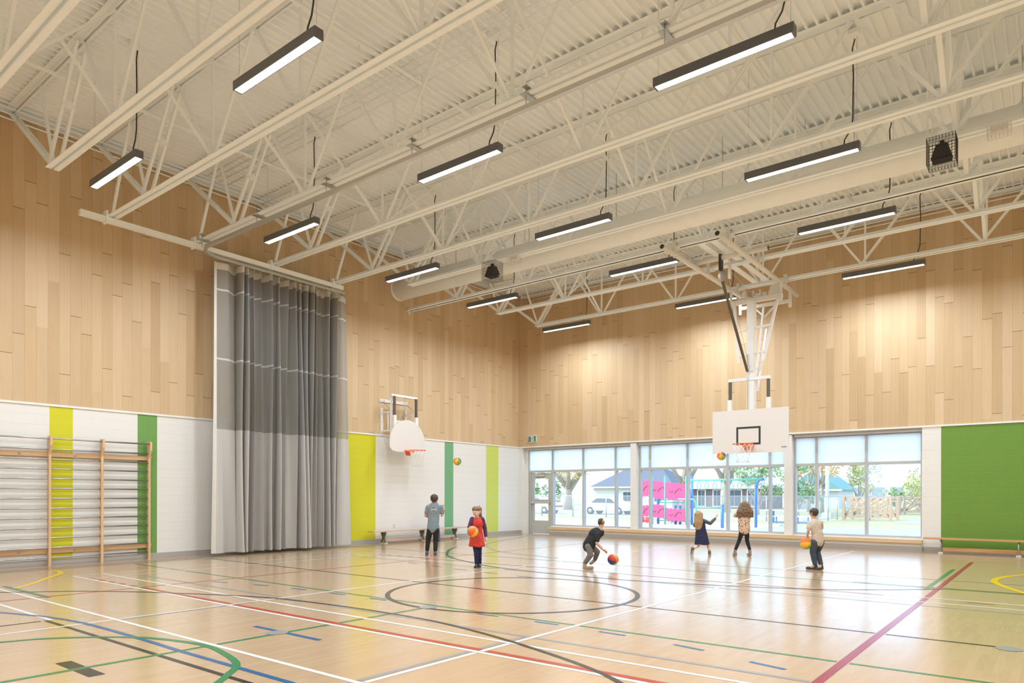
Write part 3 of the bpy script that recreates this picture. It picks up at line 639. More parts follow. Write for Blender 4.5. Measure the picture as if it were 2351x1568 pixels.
t = thing('bench', 'long low wooden bench with dark cast legs under the left wall hoop', 'bench', (.36, -5.4, 0), 'gym benches')
MB().box((.22, -7.41, .345), (.50, -3.36, .38)).build('seat', OAK_Y, t)
MB().box((.33, -6.93, .06), (.39, -3.89, .14)).build('stretcher', OAK_Y, t)
for y in (-6.93, -5.37, -3.89):
    m = MB()
    for s_ in (-1, 1): m.prism([(.36+s_*.03, .345), (.36+s_*.10, .345), (.36+s_*.10, .28), (.36+s_*.055, .20), (.36+s_*.07, .10), (.36+s_*.13, .03), (.36+s_*.07, .03), (.36+s_*.03, .10), (.36+s_*.0, .16), (.36+s_*.0, .26)], 1, y-.018, y+.018)
    m.box((.26, y-.03, .335), (.46, y+.03, .346))
    l_ = m.build('leg', plain('cast_grey_green', (.15, .14, .11), .5), t)
    for s_ in (-1, 1): MB().box((.36+s_*.10-.04, y-.03, 0), (.36+s_*.10+.04, y+.03, .032)).build('foot_pad', RUBBER, l_)
t = thing('bench', 'long low wooden bench with steel tube legs in front of the green wall', 'bench', (15, -.42, 0), 'gym benches')
MB().box((13.22, -.55, .345), (17.3, -.28, .385)).build('seat', OAK_X, t)
MB().box((13.6, -.44, .06), (16.9, -.38, .15)).build('stretcher', OAK_X, t)
for x in (13.59, 15.15, 16.72):
    for s_ in (-.09, .09): l_ = MB().tube([(x, -.415+s_, .345), (x, -.415+s_*.75, .16), (x, -.415+s_, .035)], .018, 10).build('leg', STEEL, t); MB().box((x-.05, -.415+s_-.045, 0), (x+.05, -.415+s_+.045, .036)).build('foot_pad', RUBBER, l_)
t = thing('wall_outlet', 'small white socket low on the white wall between the lime stripe and the bench', 'outlet', (0, -6.19, .43))
MB().box((0, -6.225, .42), (.008, -6.155, .54)).build('cover_plate', plain('outlet_grey', (.55,.55,.53)), t); MB().box((.008, -6.205, .44), (.012, -6.175, .52)).build('socket', WHITE, t)
t = thing('exit_sign', 'green running man exit sign in a wire cage above the exit door', 'sign', (.68, 0, 3.36))
MB().box((.49, -.06, 3.38), (.86, -.005, 3.62)).build('housing', WHITE, t)
GS = plain('exit_green', (.02, .22, .12), .4); MB().box((.505, -.064, 3.395), (.845, -.06, 3.605)).build('face', GS, t)
MB().box((.62, -.067, 3.40), (.74, -.064, 3.60)).build('door_symbol', WHITE, t)
m = MB(); m.tube([(.70+.018*math.cos(a*PI/6), -.070, 3.565+.018*math.sin(a*PI/6)) for a in range(12)], .006, 4, closed=True)
for p, q in (((.695,3.545),(.675,3.49)),((.675,3.49),(.70,3.455)),((.70,3.455),(.69,3.415)),((.675,3.49),(.65,3.455)),((.65,3.455),(.63,3.45)),((.693,3.54),(.72,3.515)),((.693,3.54),(.655,3.53)),((.655,3.53),(.64,3.505))): m.bar((p[0],-.070,p[1]), (q[0],-.070,q[1]), .008, .014, up=(0,1,0))
m.build('running_man', GS, t)
m = MB()
for k in range(8): m.tube([(.46+.062*k, -.0, 3.345), (.46+.062*k, -.10, 3.345), (.46+.062*k, -.10, 3.655), (.46+.062*k, 0, 3.655)], .0025, 4)
for k in range(6): m.tube([(.46, 0, 3.345+.062*k), (.46, -.10, 3.345+.062*k), (.894, -.10, 3.345+.062*k), (.894, 0, 3.345+.062*k)], .0025, 4)
m.build('wire_cage', WHITE, t)

# ---------------------------------------------------------------- loudspeakers and caged emergency lights under the duct truss
def speaker(x, y, ztop, lab):
    t = thing('loudspeaker', lab, 'speaker', (x, y, ztop-.60), 'caged loudspeakers')
    z = ztop
    m = MB(); m.add([(x-.11,y-.10,z-.14),(x+.11,y-.10,z-.14),(x+.11,y+.10,z-.12),(x-.11,y+.10,z-.12),(x-.20,y-.17,z-.46),(x+.20,y-.17,z-.46),(x+.20,y+.17,z-.40),(x-.20,y+.17,z-.40)], [(0,1,2,3),(7,6,5,4),(0,4,5,1),(1,5,6,2),(2,6,7,3),(3,7,4,0)])
    m.build('cabinet', BLACK, t); MB().box((x-.18, y-.15, z-.475), (x+.18, y+.14, z-.44)).build('grille', plain('dark_grille', (.012,.012,.012), .7), t)
    MB().box((x-.04, y-.04, z-.16), (x+.04, y+.04, z-.04)).build('bracket', BLACK, t)
    MB().box((x-.07, y-.09, z-.02), (x+.07, y-.03, z+.16)).box((x-.03, y-.05, z+.10), (x+.03, y+.36, z+.14)).build('mounting_plate', PAINT, t)
    m = MB(); a0, a1, b0, b1, c0, c1 = x-.27, x+.27, y-.23, y+.23, z-.58, z+.0; r = .004; s_ = .06
    k = a0
    while k <= a1+.001:
        m.tube([(k,b0,c0),(k,b0,c1),(k,b1,c1),(k,b1,c0)], r, 4, closed=True); k += s_
    k = b0
    while k <= b1+.001:
        m.tube([(a0,k,c0),(a0,k,c1),(a1,k,c1),(a1,k,c0)], r, 4, closed=True); k += s_*1.022
    k = c0
    while k <= c1+.001:
        m.tube([(a0,b0,k),(a1,b0,k),(a1,b1,k),(a0,b1,k)], r, 4, closed=True); k += s_*1.07
    m.build('wire_cage', BLACK, t)
    for ch in t.children:   # built at 1:1 then brought to its real size about the hanging point
        for v_ in ch.data.vertices: v_.co = Vector((v_.co.x*.72, v_.co.y*.72, .60+(v_.co.z-.60)*.72))
speaker(5.20, -7.78, 7.0, 'black loudspeaker in a wire cage on the duct truss, left of the suspended hoop')
speaker(14.42, -7.78, 7.04, 'black loudspeaker in a wire cage on the duct truss at the right edge')
for x, lab in ((5.75, 'small caged white emergency light beside the left loudspeaker'), (15.15, 'small caged white emergency light right of the right hand loudspeaker')):
    t = thing('emergency_light', lab, 'lamp', (x, -7.62, 6.93), 'caged emergency lights')
    MB().box((x-.11, -7.66, 6.99), (x+.11, -7.56, 7.08)).build('body', WHITE, t)
    for s_ in (-.06, .06): MB().ball((x+s_, -7.66, 6.98), .028, 12, 8).build('lamp_head', WHITE, t)
    m = MB()
    for k in range(7): m.tube([(x-.15+.05*k, -7.54, 7.08), (x-.15+.05*k, -7.54, 6.92), (x-.15+.05*k, -7.72, 6.92), (x-.15+.05*k, -7.72, 7.08)], .003, 4)
    for k in range(4): m.tube([(x-.15, -7.54, 6.92+.05*k), (x-.15, -7.72, 6.92+.05*k), (x+.15, -7.72, 6.92+.05*k), (x+.15, -7.54, 6.92+.05*k)], .003, 4, closed=True)
    m.build('wire_cage', WHITE, t)

# ---------------------------------------------------------------- basketball hoops
def rim_net(t, c, R, ax, plate):
    # c rim centre, ax unit vector from the board to the rim centre
    rm = MB().tube([(c[0]+R*math.cos(a*PI/16), c[1]+R*math.sin(a*PI/16), c[2]) for a in range(32)], .010, 8, closed=True).build('rim', ORANGE, t)
    m = MB(); ax = Vector(ax); sd = Vector((-ax.y, ax.x, 0)); cc = Vector(c)
    m.tube([cc-ax*R*.98+sd*.10, cc-ax*(R+.10)+sd*.12, cc-ax*plate+sd*.12], .010, 6); m.tube([cc-ax*R*.98-sd*.10, cc-ax*(R+.10)-sd*.12, cc-ax*plate-sd*.12], .010, 6)
    a = cc-ax*plate; pts = [a+sd*.14+V(0,0,.02), a-sd*.14+V(0,0,.02), a-sd*.09+V(0,0,-.14), a+sd*.09+V(0,0,-.14)]
    m.add([p for p in pts]+[p+ax*.012 for p in pts], [(0,1,2,3),(7,6,5,4),(0,4,5,1),(1,5,6,2),(2,6,7,3),(3,7,4,0)])
    pts = [a+sd*.14+V(0,0,.01), a-sd*.14+V(0,0,.01), cc-ax*(R-.02)-sd*.10+V(0,0,-.0), cc-ax*(R-.02)+sd*.10+V(0,0,-.0)]
    m.add([p for p in pts]+[p+V(0,0,-.05) for p in pts], [(0,1,2,3),(7,6,5,4),(0,4,5,1),(1,5,6,2),(2,6,7,3),(3,7,4,0)])
    m.build('bracket', ORANGE, rm)
    n = 12; m = MB(); prof = [(1.0, 0), (.86, -.10), (.72, -.20), (.62, -.30), (.58, -.40), (.60, -.46)]
    for i in range(n):
        for d_ in (1, -1):
            pts = []
            for k, (rr, z) in enumerate(prof):
                a = 2*PI*(i + d_*k*.5)/n; pts.append((c[0]+R*rr*math.cos(a), c[1]+R*rr*math.sin(a), c[2]-.012+z))
            m.tube(pts, .0045, 4)
    m.build('net', NETM, t)
# left wall fan board
yc = -6.22; bxx = .62
t = thing('basketball_hoop', 'fan shaped white board and hoop on a folding frame fixed to the left wall', 'basketball hoop', (bxx, yc, 2.66), 'basketball hoops')
def rbox(m, p0, p1, s_=.04): m.bar(p0, p1, s_, s_)
pf = [(-.71, 2.98), (-.70, 2.82), (-.62, 2.735), (-.42, 2.70), (.42, 2.70), (.62, 2.735), (.70, 2.82), (.71, 2.98)] 
pf += [(.71*math.cos(a), 2.98+.68*math.sin(a)) for a in [PI*k/24 for k in range(1, 24)]]
MB().prism([(yc+a, z) for a, z in pf], 0, bxx-.03, bxx).build('backboard', BOARD, t)
rim_net(t, (bxx+.42, yc, 2.74), .245, (1, 0, 0), .41)
fr = MB(); yl, yr = yc-.49, yc+.49; xf = bxx-.10
for y in (yl, yr): fr.box((xf-.11, y-.03, 3.0), (xf-.07, y+.03, 4.40))
fr.box((xf-.113, yl-.033, 4.34), (xf-.027, yr+.033, 4.403))
for y in (yl+.05, yr-.05): fr.box((xf-.03, y-.05, 2.9), (xf+.04, y+.05, 3.78))
fr.box((xf-.02, yl+.03, 3.58), (xf+.02, yr-.03, 3.63)); fr.box((xf-.02, yl+.03, 2.95), (xf+.02, yr-.03, 3.0))
fr.build('lift_frame', WHITE, t)
for y in (yl+.05, yr-.05): MB().box((xf-.028, y-.032, 3.78), (xf+.025, y+.032, 4.34)).build('inner_tube', DKMET, t)
MB().tube([(xf, yc-.03, 3.6), (xf, yc-.03, 4.35)], .009, 6).build('jack_rod', STEEL, t)
for y in (yc-.50, yc+.45):
    wp = MB().box((.0, y-.035, 3.2), (.035, y+.035, 4.02)).build('wall_plate', WHITE, t)
    for z in (3.27, 3.6, 3.95): MB().tube([(.035, y, z), (.045, y, z)], .012, 8).build('bolt', STEEL, wp)
    m = MB(); yy = yl if y < yc else yr
    for z in (3.33, 3.88): m.bar((.03, y, z), (xf-.08, yy, z), .035, .045)
    m.bar((xf-.22, yy*.6+y*.4, 3.33), (xf-.22, yy*.6+y*.4, 3.88), .03, .03); m.build('side_arm', WHITE, t)
    MB().tube([(.05, y+.02, 4.22), (xf-.10, yy, 3.92)], .008, 5).build('chain', STEEL, t)
wr_ = MB().box((.0, -6.80, 4.20), (.03, -5.68, 4.29)).build('wall_rail', WHITE, t)
for y in (-6.75, -6.62, -5.86, -5.73): MB().tube([(.03, y, 4.245), (.038, y, 4.245)], .014, 8).build('bolt', STEEL, wr_)

# ceiling suspended hoop
hx = 9.60; by = -2.66; my = -2.48
t = thing('basketball_hoop', 'rectangular white backboard and hoop hung from the ceiling trusses on a long mast', 'basketball hoop', (hx, by, 2.53), 'basketball hoops')
bb = MB().box((hx-.985, by-.015, 2.53), (hx+.985, by+.015, 3.655)).build('backboard', BOARD, t)
m = MB(); a0, a1, c0, c1 = hx-.34, hx+.29, 2.74, 3.21; tt = .05
m.box((a0, by-.018, c1-tt), (a1, by-.0152, c1)); m.box((a0, by-.018, c0), (a1, by-.0152, c0+tt)); m.box((a0, by-.018, c0+tt), (a0+tt, by-.0152, c1-tt)); m.box((a1-tt, by-.018, c0+tt), (a1, by-.0152, c1-tt))
m.build('target_square', BLACK, bb)
m = MB(); LG = plain('maker_mark_blue', (.08, .12, .25), .5)
m.tube([(hx+.83+.012*math.cos(a*PI/6), by-.018, 2.655+.012*math.sin(a*PI/6)) for a in range(12)], .004, 4, closed=True)
for k in range(5): m.box((hx+.855+k*.016, by-.0175, 2.645), (hx+.866+k*.016, by-.0152, 2.668))
m.box((hx+.83, by-.0175, 2.628), (hx+.93, by-.0152, 2.632)); m.build('maker_mark', LG, bb)
rim_net(t, (hx-.02, by-.43, 2.735), .25, (0, -1, 0), .415)
MB().box((hx-.11, my-.09, 2.8), (hx+.08, my+.09, 6.50)).build('mast', WHITE, t)
lf = MB()
for x in (hx-.56, hx+.45): lf.box((x-.055, my-.10, 2.9), (x+.055, my-.02, 3.95))
lf.box((hx-.60, my-.104, 4.42), (hx+.505, my-.036, 4.50)); lf.box((hx-.6, my-.10, 3.2), (hx+.5, my-.04, 3.27)); lf.build('lift_frame', WHITE, t)
for x in (hx-.555, hx+.44): MB().box((x-.035, my-.095, 3.95), (x+.035, my-.03, 4.42)).build('inner_tube', DKMET, t)
MB().tube([(hx-.07, my-.13, 3.66), (hx-.07, my-.13, 5.1)], .008, 6).build('jack_rod', STEEL, t)
# header, fork struts, rear back-stay
hy = -1.95
MB().box((hx-.63, hy-.42, 6.50), (hx+.72, hy-.32, 6.61)).build('header_beam', WHITE, t)
for s_, x1, x2, z2 in ((-1, hx-.52, hx-.34, 4.90), (1, hx+.62, hx+.28, 4.90)):
    MB().bar((x1, hy-.42, 6.5), (x2, my, z2), .07, .05, up=(0,1,0)).build('fork_strut', WHITE, t)
for a_, c_, z_ in ((-.46, -.1, 5.75), (.08, .46, 5.79), (-.37, -.1, 5.1), (.08, .33, 5.13)): MB().bar((hx+a_, my, z_), (hx+c_, my, z_+.02), .05, .05).build('cross_stay', WHITE, t)
MB().bar((hx-.13, -1.2, 6.62), (hx-.0, my+.14, 3.95), .05, .05, up=(0,1,0)).bar((hx-.03, -1.25, 6.0), (hx+.09, my+.16, 4.15), .05, .05, up=(0,1,0)).bar((hx-.1, -1.2, 6.36), (hx-.35, -1.2, 6.62), .04, .04).bar((hx-.1, -1.2, 6.36), (hx+.18, -1.2, 6.62), .04, .04).build('back_stay', WHITE, t)
MB().bar((hx-.76, -1.2, 6.69), (hx+.57, -1.2, 6.69), .09, .08).build('rear_crossbar', WHITE, t)
for x in (hx-.77, hx+.58): MB().box((x-.035, -1.23, 6.52), (x+.035, -1.17, 6.95)).build('hanger_leg', WHITE, t)
for x in (hx-.62, hx+.68): MB().box((x-.03, hy-.40, 6.43), (x+.03, hy-.34, 6.98)).build('hanger_leg', WHITE, t)
# ceiling pipes
for x in (hx-.62, hx+.64):
    p_ = MB().tube([(x, -6.45, 6.93), (x, -1.0 if x < hx else -.75, 6.93)], .058, 20).build('ceiling_pipe', WHITE, t)
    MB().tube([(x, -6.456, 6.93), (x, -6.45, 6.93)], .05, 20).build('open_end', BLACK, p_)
    for y in (-5.7, -3.75, -1.7):
        MB().box((x-.03, y-.14, 6.86), (x+.03, y-.08, 7.24)).box((x-.09, y-.16, 7.09), (x+.09, y+.14, 7.10)).box((x-.05, y-.16, 7.20), (x+.05, y+.14, 7.21)).build('beam_clamp', WHITE, p_)
for y, a, c in ((-4.68, hx-.78, hx+1.12),):
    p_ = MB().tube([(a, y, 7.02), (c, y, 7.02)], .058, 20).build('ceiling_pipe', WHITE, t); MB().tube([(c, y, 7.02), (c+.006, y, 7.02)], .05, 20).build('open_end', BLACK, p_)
MB().box((hx+.0, -4.76, 6.72), (hx+.05, -4.60, 7.10)).build('strut_bracket', BLACK, t)
MB().ball((hx+.03, -4.62, 6.62), (.10, .07, .14), 18, 12).build('safety_reel', plain('cast_aluminium', (.42,.38,.34), .5, .4), t)
MB().bar((hx+.03, -4.60, 6.50), (hx-.08, my-.12, 4.66), .06, .04).build('black_strut', DKMET, t)
MB().box((hx+.20, -4.70, 6.50), (hx+.25, -4.62, 6.85)).build('pulley', WHITE, t)
MB().tube([(hx+.22, -4.66, 6.5), (hx-.02, my-.13, 4.7)], .004, 5).tube([(hx+.22, -4.66, 6.7), (hx+.25, -3.4, 6.5), (hx+.1, -2.35, 6.65)], .006, 5).build('cable', GALV, t)
# winch on the header
w_ = MB().tube([(hx-.30, -2.3, 6.74), (hx-.22, -2.3, 6.74)], .11, 20).box((hx-.42, -2.36, 6.62), (hx-.12, -2.2, 6.66)).build('winch_drum', WHITE, t)
MB().tube([(hx-.05, -2.2, 6.70), (hx+.15, -2.2, 6.70)], .055, 16).tube([(hx+.17, -2.2, 6.70), (hx+.27, -2.2, 6.70)], .06, 16).box((hx-.08, -2.25, 6.62), (hx-.06, -2.15, 6.84)).box((hx+.1, -2.25, 6.62), (hx+.12, -2.15, 6.84)).build('motor', WHITE, t)
cb = MB().add([(hx+.34,-2.30,6.63),(hx+.62,-2.30,6.63),(hx+.62,-2.12,6.63),(hx+.34,-2.12,6.63),(hx+.41,-2.25,6.90),(hx+.62,-2.25,6.90),(hx+.62,-2.12,6.90),(hx+.41,-2.12,6.90)], [(0,3,2,1),(4,5,6,7),(0,1,5,4),(1,2,6,5),(2,3,7,6),(3,0,4,7)]).build('control_box', WHITE, t)
# ---------------------------------------------------------------- people
TMP = bpy.data.scenes.new('tmp')
def remeshed(mb, name, vox, mat, parent, it=4, fac=.5, disp=None):
    me = mb.mesh('tmp', WL[parent.name]); o = bpy.data.objects.new('tmp', me); TMP.collection.objects.link(o)
    r = o.modifiers.new('r', 'REMESH'); r.mode = 'VOXEL'; r.voxel_size = vox; r.use_smooth_shade = True
    s_ = o.modifiers.new('s', 'SMOOTH'); s_.iterations = it; s_.factor = fac
    if disp:
        tx = bpy.data.textures.new('c', 'CLOUDS'); tx.noise_scale = disp[1]; dm = o.modifiers.new('d', 'DISPLACE'); dm.texture = tx; dm.strength = disp[0]; dm.mid_level = .5
    vl = TMP.view_layers[0]; vl.update(); dg = vl.depsgraph
    ev = o.evaluated_get(dg); nm = bpy.data.meshes.new_from_object(ev, depsgraph=dg); nm.name = name
    nm.materials.clear(); nm.materials.append(mat)
    bpy.data.objects.remove(o)
    p = bpy.data.objects.new(name, nm); COL.objects.link(p); p.parent = parent; WL[p.name] = WL[parent.name]; return p
SKIN1 = plain('skin_warm', (.56, .33, .22), .55); SKIN2 = plain('skin_fair', (.72, .50, .40), .55); SKIN3 = plain('skin_tan', (.50, .28, .17), .55)
def hairmat(name, a, b):
    n = N(name); p = n.obj(); g = n.noise(n.vec(n.math('MULTIPLY', p[0], 60.0), n.math('MULTIPLY', p[1], 60.0), n.math('MULTIPLY', p[2], 9.0)), 1.0, 3)
    n.bump(g, .01, .8); return n.fin(n.ramp(g, [(.3, a), (.7, b)]), .5)
H_DK = hairmat('dark_brown_hair', (.03,.02,.015), (.07,.05,.04)); H_BR = hairmat('light_brown_hair', (.13,.075,.035), (.30,.18,.09)); H_CU = hairmat('curly_brown_hair', (.10,.06,.035), (.27,.17,.10)); H_GB = hairmat('golden_brown_hair', (.26,.16,.08), (.50,.33,.18))
def leopard():
    n = N('leopard_print_knit'); p = n.obj(); v = n.vec(n.math('MULTIPLY', p[0], 1.0), p[1], n.math('MULTIPLY', p[2], 1.5))
    vo = n.n.new('ShaderNodeTexVoronoi'); n.l.new(v, vo.inputs['Vector']); vo.inputs['Scale'].default_value = 19
    k = n.noise(v, 40, 2); d = n.math('ADD', vo.outputs['Distance'], n.math('MULTIPLY', k, .22))
    return n.fin(n.mix(n.math('LESS_THAN', d, .44), (.62, .43, .31), (.08, .06, .05)), .8)
def speckled(name, c, c2):
    n = N(name); p = n.obj(); vo = n.n.new('ShaderNodeTexVoronoi'); n.l.new(n.vec(p[0], p[1], p[2]), vo.inputs['Vector']); vo.inputs['Scale'].default_value = 30
    return n.fin(n.mix(n.math('LESS_THAN', vo.outputs['Distance'], .16), c, c2), .8)
DOWN = V(0,0,-1)
def person(key, label, fdir, skin, hair, hairstyle, top, bottom, shoe, topkind, bare_arm=True, hs=1.0):
    K = KIDS[key]; base = V(K['base'][0], K['base'][1], 0); J = {k: base + V(*v) for k, v in K['J'].items()}
    F = Vector(fdir).normalized(); R = V(F.y, -F.x, 0)   # facing, and the person's right
    t = thing('person', label, 'person', tuple(base), 'children playing ball')
    hc = J['hc']; hr = (J['ht']-hc).length*1.02*hs; B = MB()
    Rm = Matrix((R, F, V(0,0,1))).transposed()
    B.ball(hc+V(0,0,.01), (hr*.80, hr*.92, hr*.98), 18, 12, Rm)
    B.ball(hc-V(0,0,hr*.42)+F*hr*.14, (hr*.62, hr*.66, hr*.60), 16, 10, Rm)         # jaw
    B.caps(hc+F*hr*.90+V(0,0,hr*.02), hc+F*hr*1.02-V(0,0,hr*.16), .006, .011, 8)     # nose
    for s_ in (-1, 1):
        B.ball(hc+R*s_*hr*.80-V(0,0,hr*.08), (hr*.10, hr*.20, hr*.27), 10, 8, Rm)
    B.caps(hc-V(0,0,hr*.5), J['nk']+DOWN*.02, .040, .045)
    ch, wa, pv = J['ch'], J['wa'], J['pv']; ax = (F, .62)
    B.caps(J['nk']+DOWN*.05, ch, .065, .105, 18, ax); B.caps(ch, wa, .105, .09, 18, ax); B.caps(wa, pv, .09, .105, 18, (F, .75))
    B.caps(J['ls'], J['rs'], .038, .038, 12)
    for s_ in 'lr':
        a, b_, c_, h_ = J[s_+'s'], J[s_+'e'], J[s_+'w'], J[s_+'h']
        B.caps(a, b_, .036, .029); B.caps(b_, c_, .029, .019)
        d_ = (h_-c_); d_ = d_.normalized() if d_.length > .01 else (c_-b_).normalized()
        sd = d_.cross(F); sd = sd.normalized() if sd.length > .1 else R; nrm = sd.cross(d_).normalized()
        B.caps(c_+d_*.01, c_+d_*.055, .018, .024, 12, (nrm, .55))
        for i, (o_, L_) in enumerate(((-.018, .042), (-.006, .050), (.006, .047), (.018, .036))):
            p0 = c_+d_*.06+sd*o_; p1 = p0+d_*L_*.55+sd*o_*.35; p2 = p1+d_*L_*.45+nrm*.012*(1 if s_ == 'l' else -1)+sd*o_*.2
            B.caps(p0, p1, .0068, .0064, 8); B.caps(p1, p2, .0064, .0056, 8)
        p0 = c_+d_*.022+sd*.02; p1 = p0+d_*.022+sd*.022; B.caps(p0, p1, .0078, .007, 8); B.caps(p1, p1+d_*.024+sd*.004, .007, .006, 8)
    for s_ in 'lr':
        p_, k_, a_ = J[s_+'p'], J[s_+'k'], J[s_+'a']
        lw = .86*min(1.0, K.get('leg_w', 1.0)); B.caps(p_, k_, .066*lw, .048*lw, 14); B.caps(k_, a_, .046*lw, .032*lw, 14); m_ = k_*.7+a_*.3; B.caps(m_, a_*.5+k_*.5, .048*lw, .040*lw, 12)
        td = (J[s_+'t']-a_); B.caps(a_+DOWN*.01, a_+td*.75, .030, .024)
    remeshed(B, 'body', .0062, skin, t, 3)
    for s_ in (-1, 1):
        ev_ = hc+F*hr*.84+R*s_*hr*.30-V(0,0,hr*.03)
        e = MB().ball(ev_, (.008, .005, .005), 10, 8, Rm).build('eye', plain('eye_white', (.8,.8,.78), .2), t); MB().ball(ev_+F*.003, .0042, 8, 6).build('iris', BLACK, e)
        MB().caps(ev_+V(0,0,.016)-R*.010-F*.003, ev_+V(0,0,.016)+R*.010-F*.003, .003, .003, 6).build('eyebrow', hair, t)
    MB().caps(hc+F*hr*.90-V(0,0,hr*.50)-R*.016, hc+F*hr*.90-V(0,0,hr*.50)+R*.016, .0045, .0045, 8).build('mouth', plain('lips', (.45,.16,.13), .5), t)
    # hair
    m = MB(); m.ball(hc-F*hr*.10+V(0,0,hr*.14), (hr*.90, hr*.98, hr*.97), 18, 12, Rm)
    if hairstyle == 'short':
        m = MB(); m.ball(hc-F*hr*.11+V(0,0,hr*.20), (hr*.92, hr*.96, hr*.92), 18, 12, Rm); m.ball(hc-F*hr*.24-V(0,0,hr*.18), (hr*.82, hr*.74, hr*.62), 16, 10, Rm)
        remeshed(m, 'hair', .007, hair, t, 2, .5, (.012, .02))
    elif hairstyle == 'spiky':
        m = MB(); m.ball(hc-F*hr*.12+V(0,0,hr*.22), (hr*.84, hr*.92, hr*1.0), 18, 12, Rm); m.ball(hc-F*hr*.30-V(0,0,hr*.15), (hr*.70, hr*.64, hr*.6), 16, 10, Rm)
        remeshed(m, 'hair', .007, hair, t, 1, .5, (.035, .025))
    elif hairstyle == 'ponytail':
        m = MB(); m.ball(hc-F*hr*.30-V(0,0,hr*.05), (hr*.90, hr*.80, hr*.85), 16, 10, Rm); m.ball(hc-F*hr*.11+V(0,0,hr*.40), (hr*.95, hr*1.12, hr*.68), 18, 12, Rm); bk = hc-F*hr*.95+V(0,0,hr*.1)
        m.caps(bk, bk-F*.05+DOWN*.08, .035, .035); m.caps(bk-F*.05+DOWN*.08, bk-F*.05-R*.04+DOWN*.24, .035, .015)
        remeshed(m, 'hair', .007, hair, t, 2, .5, (.012, .02)); MB().ball(hc+V(0,0,hr*.98)-F*.03-R*.04, (.018,.018,.012), 10, 6).build('hair_clip', plain('red_clip', (.55,.03,.04)), t)
    else:
        wide = hairstyle == 'curly'
        m = MB(); m.ball(hc-F*hr*.16+V(0,0,hr*.10), (hr*(1.05 if wide else .92), hr*.98, hr*1.0), 18, 12, Rm)
        Ln = .26 if wide else .36
        for i in range(9):
            q = (i-4)/4; a = hc-F*hr*(.75-.35*abs(q))+R*q*hr*.75+V(0,0,hr*.1)
            b_ = a+DOWN*(Ln*.55)+R*q*(.07 if wide else .01)-F*.02; c_ = b_+DOWN*(Ln*.45)+R*q*(.03 if wide else -.015)+F*.01
            m.caps(a, b_, .04, .046 if wide else .034); m.caps(b_, c_, .046 if wide else .034, .022)
        remeshed(m, 'hair', .008, hair, t, 2, .5, (.035, .03) if wide else (.014, .02))
        if not wide: MB().caps(hc+V(0,0,hr*.62)-F*hr*.78-R*.03, hc+V(0,0,hr*.70)-F*hr*.70+R*.035, .008, .008, 8).build('hair_band', WHITE, t)
    # clothing
    m = MB(); axc = (F, .70)
    if topkind in ('tee', 'sweater'):
        m.caps(J['nk']+DOWN*.085, ch, .085, .140, 20, (F, .62)); m.caps(ch, wa, .140, .134, 20, (F, .62)); m.caps(wa, pv, .134, .140, 20, (F, .70)); m.caps(J['ls']+DOWN*.012, J['rs']+DOWN*.012, .047, .047, 12)
        for s_ in 'lr':
            a, b_, c_ = J[s_+'s'], J[s_+'e'], J[s_+'w']; r0 = .052
            if topkind == 'tee': m.caps(a, a+(b_-a)*.62, .048, .050)
            else: m.caps(a, b_, .056, .050); m.caps(b_, b_+(c_-b_)*.85, .050, .036)
        sh = remeshed(m, 'shirt', .008, top, t, 3, .5, (.010, .06))
    elif topkind == 'dress':
        m.caps(J['nk']+DOWN*.085, ch, .08, .128, 20, (F, .64)); m.caps(ch, wa, .128, .12, 20, (F, .64)); m.caps(J['ls']+DOWN*.012, J['rs']+DOWN*.012, .045, .045, 12)
        hem = K.get('hem', .20); hb = pv+DOWN*hem; m.caps(wa, hb, .12, .175, 24, (F, .76))
        # flatten the hem: cut below the hem plane by building rings instead of a sphere end
        nv = []; zc = hb.z
        m.v = [((p[0], p[1], max(p[2], zc-.012+.012*math.sin(22*math.atan2(p[1]-hb.y, p[0]-hb.x))))) for p in m.v]
        remeshed(m, 'dress', .008, top, t, 3, .5, (.014, .05))
        m = MB()
        for s_ in 'lr':
            a, b_, c_ = J[s_+'s'], J[s_+'e'], J[s_+'w']; m.caps(a, b_, .050, .042); m.caps(b_, b_+(c_-b_)*.92, .042, .033)
        remeshed(m, 'sleeve', .008, K['sleeve'], t, 2, .5, (.008, .04))
    if bottom:
        m = MB(); wd = K.get('leg_w', 1.0)
        if topkind != 'dress': m.caps(wa*.35+pv*.65, pv+DOWN*.03, .112, .120, 20, (F, .66))
        for s_ in 'lr':
            p_, k_, a_ = J[s_+'p'], J[s_+'k'], J[s_+'a']; e_ = a_+(k_-a_)*K.get('cuff', .08)
            m.caps(p_, k_, .074*wd, .056*wd, 16); m.caps(k_, e_, .056*wd, .044*wd, 16)
        remeshed(m, 'trousers', .008, bottom, t, 2, .5, (.012, .05))
    for s_ in 'lr':
        a_, tt_ = J[s_+'a'], J[s_+'t']; d_ = tt_-a_; sh_ = V(d_.x, d_.y, 0); sh_ = sh_.normalized() if sh_.length > .02 else F
        lifted = tt_.z > .06 or a_.z > .15
        if lifted: heel = a_+(a_-J[s_+'k']).normalized()*.035; toe = tt_
        else: heel = V(a_.x, a_.y, .036)-sh_*.02; toe = V(tt_.x, tt_.y, .032)
        if (toe-heel).length < .13: toe = heel+(F*.17 if not lifted else (toe-heel).normalized()*.15); toe.z = max(toe.z if lifted else .032, .032)
        m = MB(); m.caps(heel, toe, .037, .034, 14); m.caps(heel+V(0,0,.02), a_, .036, .034, 12)
        so_ = remeshed(m, 'shoe', .006, shoe, t, 2)
        MB().caps(heel+DOWN*.022, toe+DOWN*.020, .030, .028, 12, (V(0,0,1), .4)).build('sole', K.get('sole', RUBBER), so_)
    return t
def fabric(n_, c): return plain(n_, c, .85, 0, .2, .08, 20)
